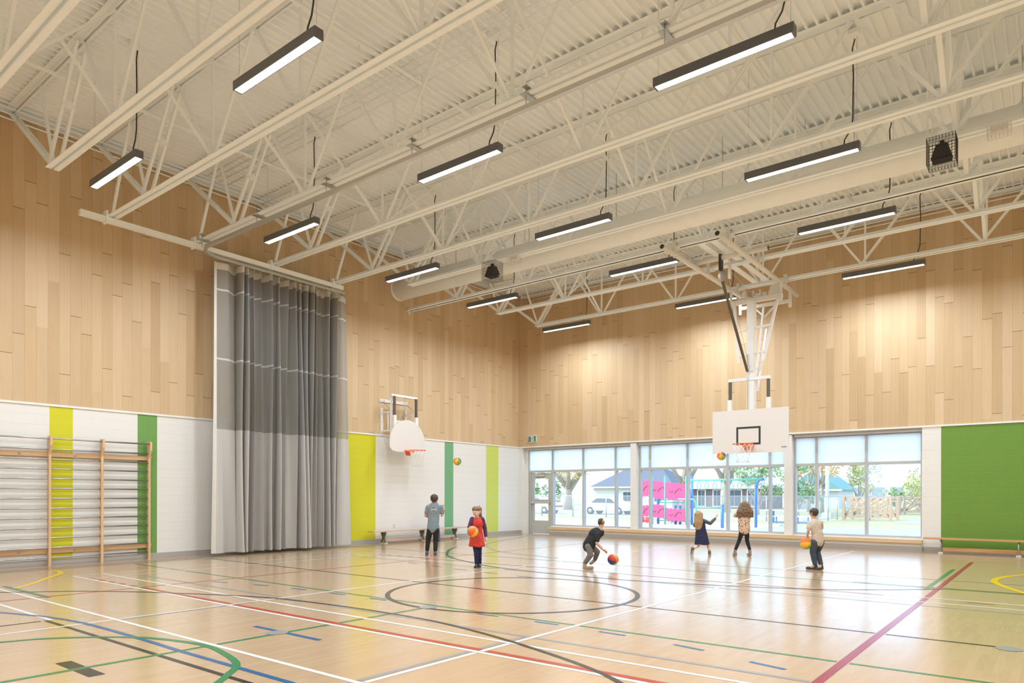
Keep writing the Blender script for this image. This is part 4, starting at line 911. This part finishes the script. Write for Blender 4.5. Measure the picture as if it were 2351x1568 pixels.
LEFT = (-.786, -.619, 0); RIGHT = (.786, .619, 0); AWAY = (-.619, .786, 0); TOW = (.619, -.786, 0)
def mixd(a, p, b, q): return (a[0]*p+b[0]*q, a[1]*p+b[1]*q, 0)
KIDS['girl2'].update(hem=.10, sleeve=fabric('plum_sleeve', (.10,.035,.09))); KIDS['girl4'].update(hem=.21, sleeve=fabric('grey_green_sleeve', (.10,.11,.11)))
KIDS['boy1'].update(leg_w=1.05, sole=plain('lime_sole', (.45,.55,.25))); KIDS['girl5'].update(leg_w=.82, cuff=.12); KIDS['girl2'].update(leg_w=.8)
p1_ = person('boy1', 'child in grey blue T-shirt and black trousers seen from behind below the wall hoop', AWAY, SKIN1, H_DK, 'short', fabric('grey_blue_tee', (.20,.26,.29)), fabric('black_trousers', (.025,.022,.02)), plain('dark_trainer', (.05,.07,.08)), 'tee')
K = KIDS['boy1']; cb_ = V(K['base'][0], K['base'][1], 0)+V(*K['J']['ch'])
Fa = Vector(AWAY); Ra = V(Fa.y, -Fa.x, 0); ctr = cb_-Fa*.100+DOWN*.035
m = MB(); rr = .068
def onb(a, z): return ctr+Ra*a+V(0,0,z)-Fa*(.012-.8*a*a)
m.tube([onb(rr*math.cos(k*PI/16), rr*math.sin(k*PI/16)) for k in range(32)], .0022, 5, closed=True)
for z in (.022, -.022): m.tube([onb(-.062, z), onb(0, z), onb(.062, z)], .0018, 4)
PR = plain('print_white', (.75,.74,.70), .8); pr_ = m.build('back_print', PR, p1_)
m = MB(); m.tube([onb(-.05, 0), onb(0, 0), onb(.05, 0)], .0065, 5); m.build('print_lettering', PR, pr_)
for c_, sp in (((.75,.18,.03), [(-.01,.052,.012),(.03,.05,.012),(-.03,-.05,.012)]), ((.02,.02,.03), [(.008,.048,.014),(.035,-.048,.012),(-.035,.04,.010)])):
    m = MB()
    for a, z, r_ in sp: m.ball(onb(a, z), (r_, r_*.5, r_*.8), 8, 6)
    m.build('print_spot', plain('print_%d' % int(c_[0]*100), c_, .8), pr_)
person('girl2', 'child in red dress and navy leggings walking with a rainbow ball', mixd(TOW, 1, LEFT, .5), SKIN2, H_BR, 'ponytail', speckled('red_speckled_dress', (.52,.035,.02), (.68,.30,.25)), fabric('navy_leggings', (.025,.028,.07)), plain('black_shoe', (.02,.02,.02), .3), 'dress')
person('boy3', 'crouching child in black T-shirt and grey trousers dribbling a ball', mixd(RIGHT, 1, AWAY, .5), SKIN3, H_DK, 'spiky', fabric('black_tee', (.025,.027,.03)), fabric('grey_trousers', (.16,.155,.15)), plain('tan_shoe', (.30,.23,.16)), 'tee')
person('girl4', 'child with long light brown hair and navy skirt reaching one arm out', mixd(AWAY, 1, RIGHT, .35), SKIN2, H_GB, 'long', fabric('navy_dress', (.028,.034,.075)), None, plain('brown_shoe', (.16,.10,.07)), 'dress')
person('girl5', 'child with curly brown hair, leopard print top and black leggings, seen from behind', mixd(AWAY, 1, RIGHT, .1), SKIN2, H_CU, 'curly', leopard(), fabric('black_leggings', (.02,.022,.028)), plain('brown_sandal', (.24,.15,.11)), 'sweater')
person('boy6', 'child in beige T-shirt and dark blue trousers turning away near the right hand windows', mixd(LEFT, .7, AWAY, .8), SKIN1, H_DK, 'short', fabric('beige_tee', (.55,.47,.39)), fabric('slate_trousers', (.06,.08,.11)), plain('black_trainer', (.03,.03,.035)), 'tee')
person('boy7', 'child almost hidden behind the one in the grey blue T-shirt', mixd(TOW, 1, RIGHT, .2), SKIN2, H_GB, 'short', fabric('coral_top', (.55,.16,.10)), fabric('denim_trousers', (.10,.14,.22)), plain('navy_trainer', (.05,.06,.10)), 'sweater')
bpy.data.scenes.remove(TMP)
# ---------------------------------------------------------------- balls
def ballmat():
    n = N('rainbow_ball'); p = n.obj(); a = n.math('ARCTAN2', p[1], p[0]); f_ = n.math('FRACT', n.math('ADD', n.math('DIVIDE', a, 2*PI), .5))
    r = n.ramp(f_, [(0, (.75,.12,.02)), (.17, (.85,.45,.02)), (.34, (.22,.42,.08)), (.51, (.05,.06,.20)), (.68, (.60,.04,.03)), (.85, (.45,.30,.06))]); r.node.color_ramp.interpolation = 'CONSTANT'
    return n.fin(r, .55)
BM = ballmat()
def gball(c, rot, lab, r=.108):
    o = MB().ball((0,0,0), r, 32, 20).build('ball', BM, org=(0,0,0)); o.location = c; o.rotation_euler = rot
    return tag(o, lab, 'ball', 'rainbow panelled play balls')
gball((2.75, -6.35, 2.36), (.6, .5, .3), 'rainbow play ball in the air just right of the wall hoop')
gball((9.22, -3.6, 2.418), (1.1, .5, .2), 'rainbow play ball in the air below the left corner of the rectangular backboard')
gball((9.12, -8.82, .185), (1.0, .9, 3.9), 'rainbow play ball bouncing beside the crouching child')
def kp(k, j): K = KIDS[k]; return V(K['base'][0]+K['J'][j][0], K['base'][1]+K['J'][j][1], K['J'][j][2])
gball(kp('girl2', 'lh')+Vector(TOW)*.07+Vector(RIGHT)*.02+DOWN*.02, (.9, .2, 1.5), 'rainbow play ball held against the red dress')
gball(kp('boy6', 'lh')+Vector(LEFT)*.03+DOWN*.10, (.9, 1.2, .5), 'rainbow play ball held low by the child in the beige T-shirt')
# ---------------------------------------------------------------- outdoors
G0 = -.15
def groundmat(name, a, b, sc): 
    n = N(name); p = n.pos(); k = n.noise(n.vec(p[0], p[1], p[2]), sc, 5, .7); return n.fin(n.ramp(k, [(.35, a), (.65, b)]), .9)
ASPH = groundmat('pale_asphalt', (.30,.31,.33), (.38,.39,.40), 3); GRASS = groundmat('leaf_strewn_grass', (.22,.28,.12), (.50,.42,.22), 9); SAND = groundmat('pale_sand', (.62,.55,.45), (.74,.68,.58), 6)
g = struct(MB().box((-160, .36, G0-.3), (60, 260, G0)).build('ground', GRASS, org=(0,0,G0)))
for a, c, m_, nm in (((-14, .36), (20, 5.5), ASPH, 'playground_asphalt'), ((-13, 9.0), (4.5, 16.5), SAND, 'playground_sand'), ((4.5, 5.5), (30, 16), ASPH, 'parking_asphalt'), ((-120, 24.5), (3.5, 33), ASPH, 'road'), ((8.5, 24), (14, 120), ASPH, 'road')):
    MB().box((a[0], a[1], G0), (c[0], c[1], G0+.02)).build(nm, m_, g)
MB().box((-13, 16.5, G0), (4.5, 17.0, G0+.08)).box((-120, 24.3, G0), (3.5, 24.5, G0+.12)).box((4.5, 5.4, G0), (30, 5.55, G0+.1)).build('kerb', plain('concrete', (.6,.58,.55), .9), g)
for k in range(4): MB().box((6+k*2.7, 6.5, G0+.02), (6.1+k*2.7, 11.5, G0+.025)).build('parking_line', WHITE, g)
def meshmat(name, c, cell, wth):
    n = N(name); p = n.pos(); u = n.math('ADD', p[0], p[1])
    a = n.math('FRACT', n.math('DIVIDE', n.math('ADD', u, p[2]), cell)); b = n.math('FRACT', n.math('DIVIDE', n.math('SUBTRACT', n.math('ADD', u, 500.0), p[2]), cell))
    k = n.math('MAXIMUM', n.math('LESS_THAN', a, wth), n.math('LESS_THAN', b, wth)); n.l.new(k, n.b.inputs['Alpha']); return n.fin(c, .5)
CHN = meshmat('chain_link_wire', (.55, .57, .58), .10, .13)
def fence(p, q, h, lab, n_):
    p = V(*p, G0); q = V(*q, G0); t = thing('chain_link_fence', lab, 'fence', tuple((p+q)/2), 'chain link fences outside')
    up = V(0,0,1); MB().quad(p+up*.05, q+up*.05, q+up*h, p+up*h).build('wire_mesh', CHN, t)
    for k in range(n_+1): c = p.lerp(q, k/n_); MB().tube([c, c+up*(h+.03)], .035, 8).build('post', GALV, t)
    MB().tube([p+up*h, q+up*h], .025, 8).build('top_rail', GALV, t)
fence((-30, 23.2), (4.5, 23.2), 1.55, 'chain link fence running behind the playground frame', 12)
fence((4.6, 23.4), (3.2, 62), 1.55, 'chain link fence running away beyond the picnic table', 14)
def leafmat(name, a, b): n = N(name); p = n.pos(); k = n.noise(n.vec(p[0], p[1], p[2]), 2.2, 3, .7); return n.fin(n.ramp(k, [(.35, a), (.65, b)]), .8)
def tree(x, y, h, cr, mat, lab, z0=1.6, n_=900, trunk=.16, lean=0, bark=None, sz=.22, fork=3, flat=1.0):
    t = thing('tree', lab, 'tree', (x, y, G0), 'trees outside the windows'); rnd = random.Random(int(x*31+y*7)); z0 += G0; zc = (z0+h)/2+.1*h; rz = (h-z0)/2
    m = MB(); m.tube([(x, y, G0), (x+lean*.3, y, z0*.6), (x+lean, y, z0+.2), (x+lean*1.3, y, z0+rz*.8)], [trunk, trunk*.8, trunk*.65, trunk*.25], 10)
    for k in range(fork+2):
        a = k*2.4+.5; m.tube([(x+lean*.8, y, z0*.75+.15*k), (x+lean+cr*.35*math.cos(a), y+cr*.35*math.sin(a), z0+rz*.5), (x+lean+cr*.7*math.cos(a+.3), y+cr*.7*math.sin(a+.3), z0+rz*1.1)], [trunk*.55, trunk*.32, trunk*.1], 8)
    m.build('trunk', bark or plain('pale_bark', (.42,.36,.30), .9), t)
    m = MB()
    n_ = int(n_*2.6); sz = sz*.60
    cl = [(V(rnd.gauss(0,.42)*cr, rnd.gauss(0,.42)*cr, rnd.uniform(-.75,.75)*rz), rnd.uniform(.25,.5)*cr) for _ in range(22)]
    for k in range(n_):
        c0, r0 = cl[k % 22]; d_ = V(rnd.gauss(0,1), rnd.gauss(0,1), rnd.gauss(0,1)).normalized()*r0*rnd.uniform(.5,1)
        c_ = V(x+lean, y, zc)+c0+V(d_.x, d_.y, d_.z*.8*flat); u = V(rnd.gauss(0,1), rnd.gauss(0,1), rnd.gauss(0,1)).normalized(); w_ = u.cross(V(rnd.gauss(0,1), rnd.gauss(0,1), rnd.gauss(0,1))).normalized(); s_ = sz*rnd.uniform(.6,1.2)
        m.quad(c_-u*s_, c_-w_*s_*.6, c_+u*s_, c_+w_*s_*.6)
    m.build('foliage', mat, t)
YELL = leafmat('yellow_leaves', (.66,.50,.12), (.85,.70,.26)); GREEN = leafmat('green_leaves', (.26,.40,.16), (.46,.58,.28)); BLUEG = leafmat('blue_green_needles', (.24,.34,.29), (.42,.52,.45)); ORNG = leafmat('orange_leaves', (.74,.42,.18), (.78,.62,.32)); RED = leafmat('dark_red_leaves', (.48,.24,.20), (.38,.42,.28)); LGR = leafmat('lime_leaves', (.52,.58,.22), (.72,.70,.34))
tree(-27.0, 44, 8.5, 4.2, YELL, 'forked pale tree with yellow leaves in front of the grey roofed house', 2.5, 1300, .55, fork=4)
tree(-55, 70, 10, 6, BLUEG, 'large blue green tree left of the grey roofed house', 1.5, 1500, .4, sz=.45)
tree(-36, 82, 10.5, 4.0, BLUEG, 'tall blue green spruce right of the grey roofed house', 1.0, 1400, .4, sz=.4)
tree(-60, 80, 5.5, 3, GREEN, 'small green tree glimpsed through the exit door', 1, 700, .2, sz=.35)
tree(-14.6, 47, 9, 3.6, YELL, 'pale trunked tree with thin yellow leaves left of the ring bars', 2.8, 700, .42, fork=4)
tree(-9.0, 44, 9.5, 3.4, LGR, 'thick trunked tree with thin pale leaves behind the ring bars', 3.0, 700, .5, fork=4)
tree(-7.0, 60, 9, 4.0, LGR, 'tree with pale green leaves above the green roofed house', 4.6, 700, .3)
tree(-3.9, 38, 5.6, 2.0, GREEN, 'bushy green tree right of the green roofed house', .6, 1100, .15)
tree(-3.6, 52, 8.2, 2.6, ORNG, 'tree turning orange behind the bushy green tree', 2.2, 900, .2)
tree(-.6, 45, 7.6, 2.6, ORNG, 'orange tree seen in the left pane of the right hand window', 2.6, 900, .2)
tree(-.1, 36, 4.2, 1.4, GREEN, 'round green tree low in the left pane of the right hand window', .5, 900, .12)
tree(2.2, 46, 5.6, 1.4, LGR, 'slim light green tree behind the white pole', 1.0, 500, .12)
tree(6.3, 29.2, 3.7, .9, BLUEG, 'thin young tree inside the nearer wooden guard', 1.7, 110, .03, sz=.10)
tree(5.6, 55, 3.3, 1.7, LGR, 'small lime green tree in the middle of the right hand window', .6, 700, .12)
tree(8.0, 70, 6.0, 3.3, RED, 'rounded tree with dark red and green leaves at the right', .6, 1500, .2, sz=.3)
tree(1.2, 70, 2.2, 1.2, GREEN, 'low round green shrub in the right hand window', .2, 400, .08)
t = thing('hedge', 'long green hedge left of the grey roofed house', 'hedge', (-40, 44, G0))
m = MB(); rnd = random.Random(3)
for k in range(1700):
    c_ = V(rnd.uniform(-50,-28), 44+rnd.uniform(-.5,.5), rnd.uniform(G0,2.6)); u = V(rnd.gauss(0,1), rnd.gauss(0,1), rnd.gauss(0,1)).normalized(); w_ = u.cross(V(0,0,1)); m.quad(c_-u*.3, c_-w_*.25, c_+u*.3, c_+w_*.25)
m.build('foliage', GREEN, t)
def house(x0, x1, y, hw, hr, wallm, roofm, lab, kind='hip', wins=()):
    t = thing('house', lab, 'house', ((x0+x1)/2, y+4, G0), 'houses across the road'); d_ = 8; o_ = .5
    MB().box((x0, y, G0), (x1, y+d_, hw)).build('wall', wallm, t); xm = (x0+x1)/2; ym = y+d_/2
    if kind == 'hip': vs = [(x0-o_,y-o_,hw),(x1+o_,y-o_,hw),(x1+o_,y+d_+o_,hw),(x0-o_,y+d_+o_,hw),(x0+3.5,ym,hr),(x1-3.5,ym,hr)]; fs = [(0,1,5,4),(1,2,5),(2,3,4,5),(3,0,4),(0,3,2,1)]
    else: vs = [(x0-o_,y-o_,hw),(x1+o_,y-o_,hw),(x1+o_,y+d_+o_,hw),(x0-o_,y+d_+o_,hw),(xm,y-o_,hr),(xm,y+d_+o_,hr)]; fs = [(0,1,4),(1,2,5,4),(2,3,5),(3,0,4,5),(0,3,2,1)]
    MB().add(vs, fs).build('roof', roofm, t)
    MB().box((x0-o_, y-o_-.04, hw-.12), (x1+o_, y-o_, hw+.06)).build('eave_board', WHITE, t)
    for wx, wz, ww, wh in wins:
        f_ = MB().box((wx-ww/2-.12, y-.06, wz-.12), (wx+ww/2+.12, y-.01, wz+wh+.12)).build('window_frame', WHITE, t)
        m = MB(); 
        for a in (-1, 1): m.box((wx+(a-1)*ww/4+.03, y-.09, wz), (wx+(a+1)*ww/4-.03, y-.06, wz+wh))
        m.build('pane', plain('dark_pane', (.05,.07,.09), .1), f_)
ROOFG = plain('grey_shingles', (.13,.145,.17), .9); STUC = plain('pale_stucco', (.62,.62,.58), .9)
house(-33.5, -22, 60, 2.55, 5.4, STUC, ROOFG, 'grey roofed bungalow with a white framed window', 'hip', ((-28.3,.7,1.3,1.2), (-24,.7,1.0,1.2)))
house(-20.5, -11.6, 62, 2.4, 5.6, plain('brown_brick', (.15,.115,.10), .9), plain('pale_roof', (.62,.60,.58), .9), 'low dark brick house with a pale gabled roof', 'gable', ((-19,.2,.9,1.9), (-17,.2,.9,1.9), (-14.8,.2,1.6,1.9), (-12.8,.2,.8,1.9)))
house(-11.2, -5.4, 72, 2.2, 4.8, plain('white_cladding', (.66,.68,.66), .9), plain('green_roof', (.16,.34,.30), .9), 'white house with a green gabled roof and chimney', 'gable', ((-10.5,.5,.9,1.2), (-8.6,.5,.9,1.2)))
house(-26, -14, 92, 3.4, 6.6, STUC, plain('pale_roof'  , (.62,.60,.58), .9), 'pale gabled house behind the playground panels', 'gable')
t = thing('school_building', 'long low white building far away across the right hand window', 'building', (4, 150, G0)); MB().box((-22, 150, G0), (24, 160, 5.0)).build('wall', plain('white_render', (.72,.73,.74), .9), t)
for k in range(12): MB().box((-20+k*3.6, 149.9, 1.4), (-17.6+k*3.6, 149.99, 3.4)).build('window', plain('grey_pane', (.28,.34,.38), .2), t)
def car(x, y, lab, c, fl=1):
    t = thing('car', lab, 'car', (x, y, G0), 'cars on the road')
    pf = [(-2.2,.28),(-2.15,.62),(-1.95,.80),(-1.25,.88),(-.65,1.32),(.75,1.36),(1.45,.95),(2.05,.86),(2.2,.62),(2.2,.28)]
    pf = [(x+fl*a, G0+.06+b_) for a, b_ in pf]; pf = pf if fl == 1 else pf[::-1]
    MB().prism(pf, 1, y-.82, y+.82).build('body', c, t)
    MB().prism([(x+fl*a, G0+.06+b_) for a, b_ in ((-1.05,.90),(-.6,1.27),(.70,1.30),(1.25,.94))], 1, y-.84, y+.84).build('side_window', plain('dark_pane', (.05,.07,.09), .1), t)
    for a in (-1.35, 1.35):
        for s_ in (-.72, .72):
            w_ = MB().tube([(x+fl*a, y+s_-.1, G0+.32), (x+fl*a, y+s_+.1, G0+.32)], .32, 18).build('wheel', BLACK, t); MB().tube([(x+fl*a, y+s_*1.14-.01, G0+.32), (x+fl*a, y+s_*1.14+.01, G0+.32)], .18, 14).build('hub_cap', GALV, w_)
    MB().box((x+fl*2.19-.02, y-.7, G0+.6), (x+fl*2.19+.03, y+.7, G0+.75)).build('tail_light', plain('tail_red', (.5,.02,.02), .3), t)
car(-13.6, 30.0, 'white car parked behind the ring bars', plain('car_white', (.78,.79,.80), .25), -1)
car(-19.6, 28.0, 'white car seen through the pink climbing panels', plain('car_white', (.78,.79,.80), .25))
car(-25.0, 26.6, 'pale silver car passing left of the grey roofed house', plain('car_silver', (.50,.54,.58), .25))
# playground
PINK = plain('pink_plastic', (.72,.06,.19), .4); TEAL = plain('teal_steel', (.10,.50,.38), .4); BLU = plain('blue_steel', (.06,.22,.60), .4); REDP = plain('red_plastic', (.70,.06,.06), .4)
t = thing('climbing_frame', 'playground climbing frame with pink panels on teal and blue posts', 'climbing frame', (-.9, 14, G0))
py_ = 14.0
px_ = [-2.55, -1.55, -.80, .42]
for x in px_: MB().tube([(x, py_, G0), (x, py_, 2.42)], .055, 12).ball((x, py_, 2.42), .06, 10, 6).build('post', TEAL, t)
for x, h in ((-1.45, 1.5), (-.42, .9), (-.15, .9), (.52, 2.5)): MB().tube([(x, py_+.5, G0), (x, py_+.5, h)], .07, 12).build('post', BLU, t)
def panel(x0, x1, za, zb_, dz_):
    n_ = 14; top = [(x0+(x1-x0)*k/n_, zb_+dz_*k/n_+.035*math.sin(k*2.1)) for k in range(n_+1)]; bot = [(x0+(x1-x0)*k/n_, za+dz_*k/n_+.035*math.sin(k*1.7+1)) for k in range(n_, -1, -1)]
    p_ = MB().prism(bot[::-1]+top[::-1], 1, py_-.03, py_+.0).build('panel', PINK, t); xm = (x0+x1)/2; zm = (za+zb_)/2+dz_/2; m = MB()
    m.tube([(xm-.25+.09*math.cos(a), py_-.035, zm+.05+.09*math.sin(a)) for a in [PI+PI*k/6 for k in range(7)]], .018, 5); m.tube([(xm+.22+.10*math.cos(a), py_-.035, zm+.06+.10*math.sin(a)) for a in [PI*k/6 for k in range(7)]], .018, 5); m.bar((xm-.05, py_-.035, zm-.12), (xm+.08, py_-.035, zm+.1), .03, .04)
    m.build('cut_out', plain('shadow_slot', (.12,.05,.08), .6), p_)
panel(-2.48, -1.6, 1.35, 2.2, .08); panel(-1.48, -.86, 1.3, 2.25, -.08); panel(-.73, .36, 1.25, 2.15, -.12)
panel(-2.48, -1.6, .25, .85, .06); panel(-1.48, -.86, .25, .95, -.05); panel(-.73, .36, .1, .75, -.06)
for z in (.05, 1.05, 1.2): MB().tube([(-1.55, py_+.5, z), (.52, py_+.5, z)], .025, 8).build('rail', TEAL, t)
MB().ball((-2.2, py_-.2, .1), (.3, .25, .2), 14, 8).ball((-1.75, py_-.2, .1), (.25, .2, .16), 14, 8).build('bucket_step', REDP, t)
m = MB()
for k in range(6): m.tube([(-1.0+k*.22, py_+.3, -.1), (-.6+k*.12, py_+.35, .7)], .012, 5); m.tube([(-.1-k*.12, py_+.3, -.1), (-.9+k*.22, py_+.35, .7)], .012, 5)
m.build('rope_net', BLACK, t)
t = thing('ring_bars', 'teal overhead bar with hanging rings between blue posts', 'climbing bars', (2, 13.2, G0)); my_ = 13.4
MB().tube([(.6, my_, 2.22), (4.6, my_-.2, 2.22)], .05, 10).build('top_bar', TEAL, t)
for x, h in ((4.3, 2.2),): MB().tube([(x, my_, G0), (x, my_, 1.9), (x+.15, my_, 2.2), (x+.4, my_, 2.24)], .07, 12).build('post', BLU, t)
for k in range(8):
    x = 1.0+k*.42; MB().tube([(x, my_-.1, 2.2), (x-.10, my_-.1, 1.96), (x-.09, my_-.1, 1.82), (x, my_-.1, 1.76), (x+.09, my_-.1, 1.82), (x+.10, my_-.1, 1.96)], .020, 8, closed=True).build('ring', TEAL, t)
t = thing('low_climbing_bar', 'low teal bent bar joined to a short blue post', 'climbing bars', (2.5, 12.4, G0))
MB().tube([(.7, 12.4, 1.25), (1.55, 12.3, 1.25), (1.72, 12.25, 1.1), (1.74, 12.2, G0)], .035, 10).tube([(1.74, 12.2, .85), (3.15, 12.0, .85)], .03, 8).build('bar', TEAL, t)
MB().tube([(3.2, 11.9, G0), (3.2, 11.9, 1.0)], .08, 12).build('post', BLU, t)
t = thing('picnic_table', 'blue framed picnic table outside the right hand window', 'picnic table', (3.9, 21.2, G0))
MB().box((2.3, 20.7, .55), (4.5, 21.5, .60)).build('table_top', plain('pale_plank', (.66,.64,.60), .7), t)
for y in (20.2, 21.9): MB().box((2.4, y, .22), (4.9, y+.28, .26)).build('seat', plain('pale_plank', (.66,.64,.60), .7), t)
for x in (3.9, 2.7): MB().box((x-.06, 21.0, G0), (x+.06, 21.15, .55)).build('leg', BLU, t); MB().box((x+.4, 20.3, G0), (x+.45, 20.36, .22)).bar((x, 21.05, G0+.05), (x+1.0, 20.9, G0+.05), .05, .05).box((x+.95, 20.3, G0), (x+1.0, 20.36, .22)).build('leg', BLU, t)
for x, y, lab in ((6.35, 29.2, 'nearer of the two wooden lattice tree guards'), (6.7, 47.5, 'farther of the two wooden lattice tree guards')):
    t = thing('tree_guard', lab, 'tree guard', (x, y, G0), 'wooden tree guards'); WD = plain('weathered_timber', (.52,.36,.22), .8); s_ = 1.35
    for a in (-s_, s_):
        for b_ in (-s_*.9, s_*.9): MB().box((x+a-.08, y+b_-.08, G0), (x+a+.08, y+b_+.08, 1.42)).build('post', WD, t)
    for b_ in (-s_*.9, s_*.9):
        m = MB()
        for k in range(3): q = -s_+k*s_*.66; m.bar((x+q, y+b_, 1.25), (x+min(q+s_*1.3, s_), y+b_, .15), .05, .12); m.bar((x-q, y+b_+.05, 1.25), (x-min(q+s_*1.3, s_), y+b_+.05, .15), .05, .12)
        m.bar((x-s_, y+b_, 1.3), (x+s_, y+b_, 1.3), .05, .12).bar((x-s_, y+b_, .1), (x+s_, y+b_, .1), .05, .12); m.build('lattice', WD, t)
for x, y, h, lab in ((3.1, 31.7, 9, 'tall white pole in the middle pane of the right hand window'), (5.0, 60, 12, 'thin tall white pole in the right pane of the right hand window')):
    t = thing('light_pole', lab, 'pole', (x, y, G0), 'white poles outside'); MB().tube([(x, y, G0), (x, y, h)], .13, 12).build('pole', WHITE, t); MB().box((x-.3, y-.3, G0), (x+.3, y+.3, .25)).build('footing', plain('concrete', (.6,.58,.55), .9), t)
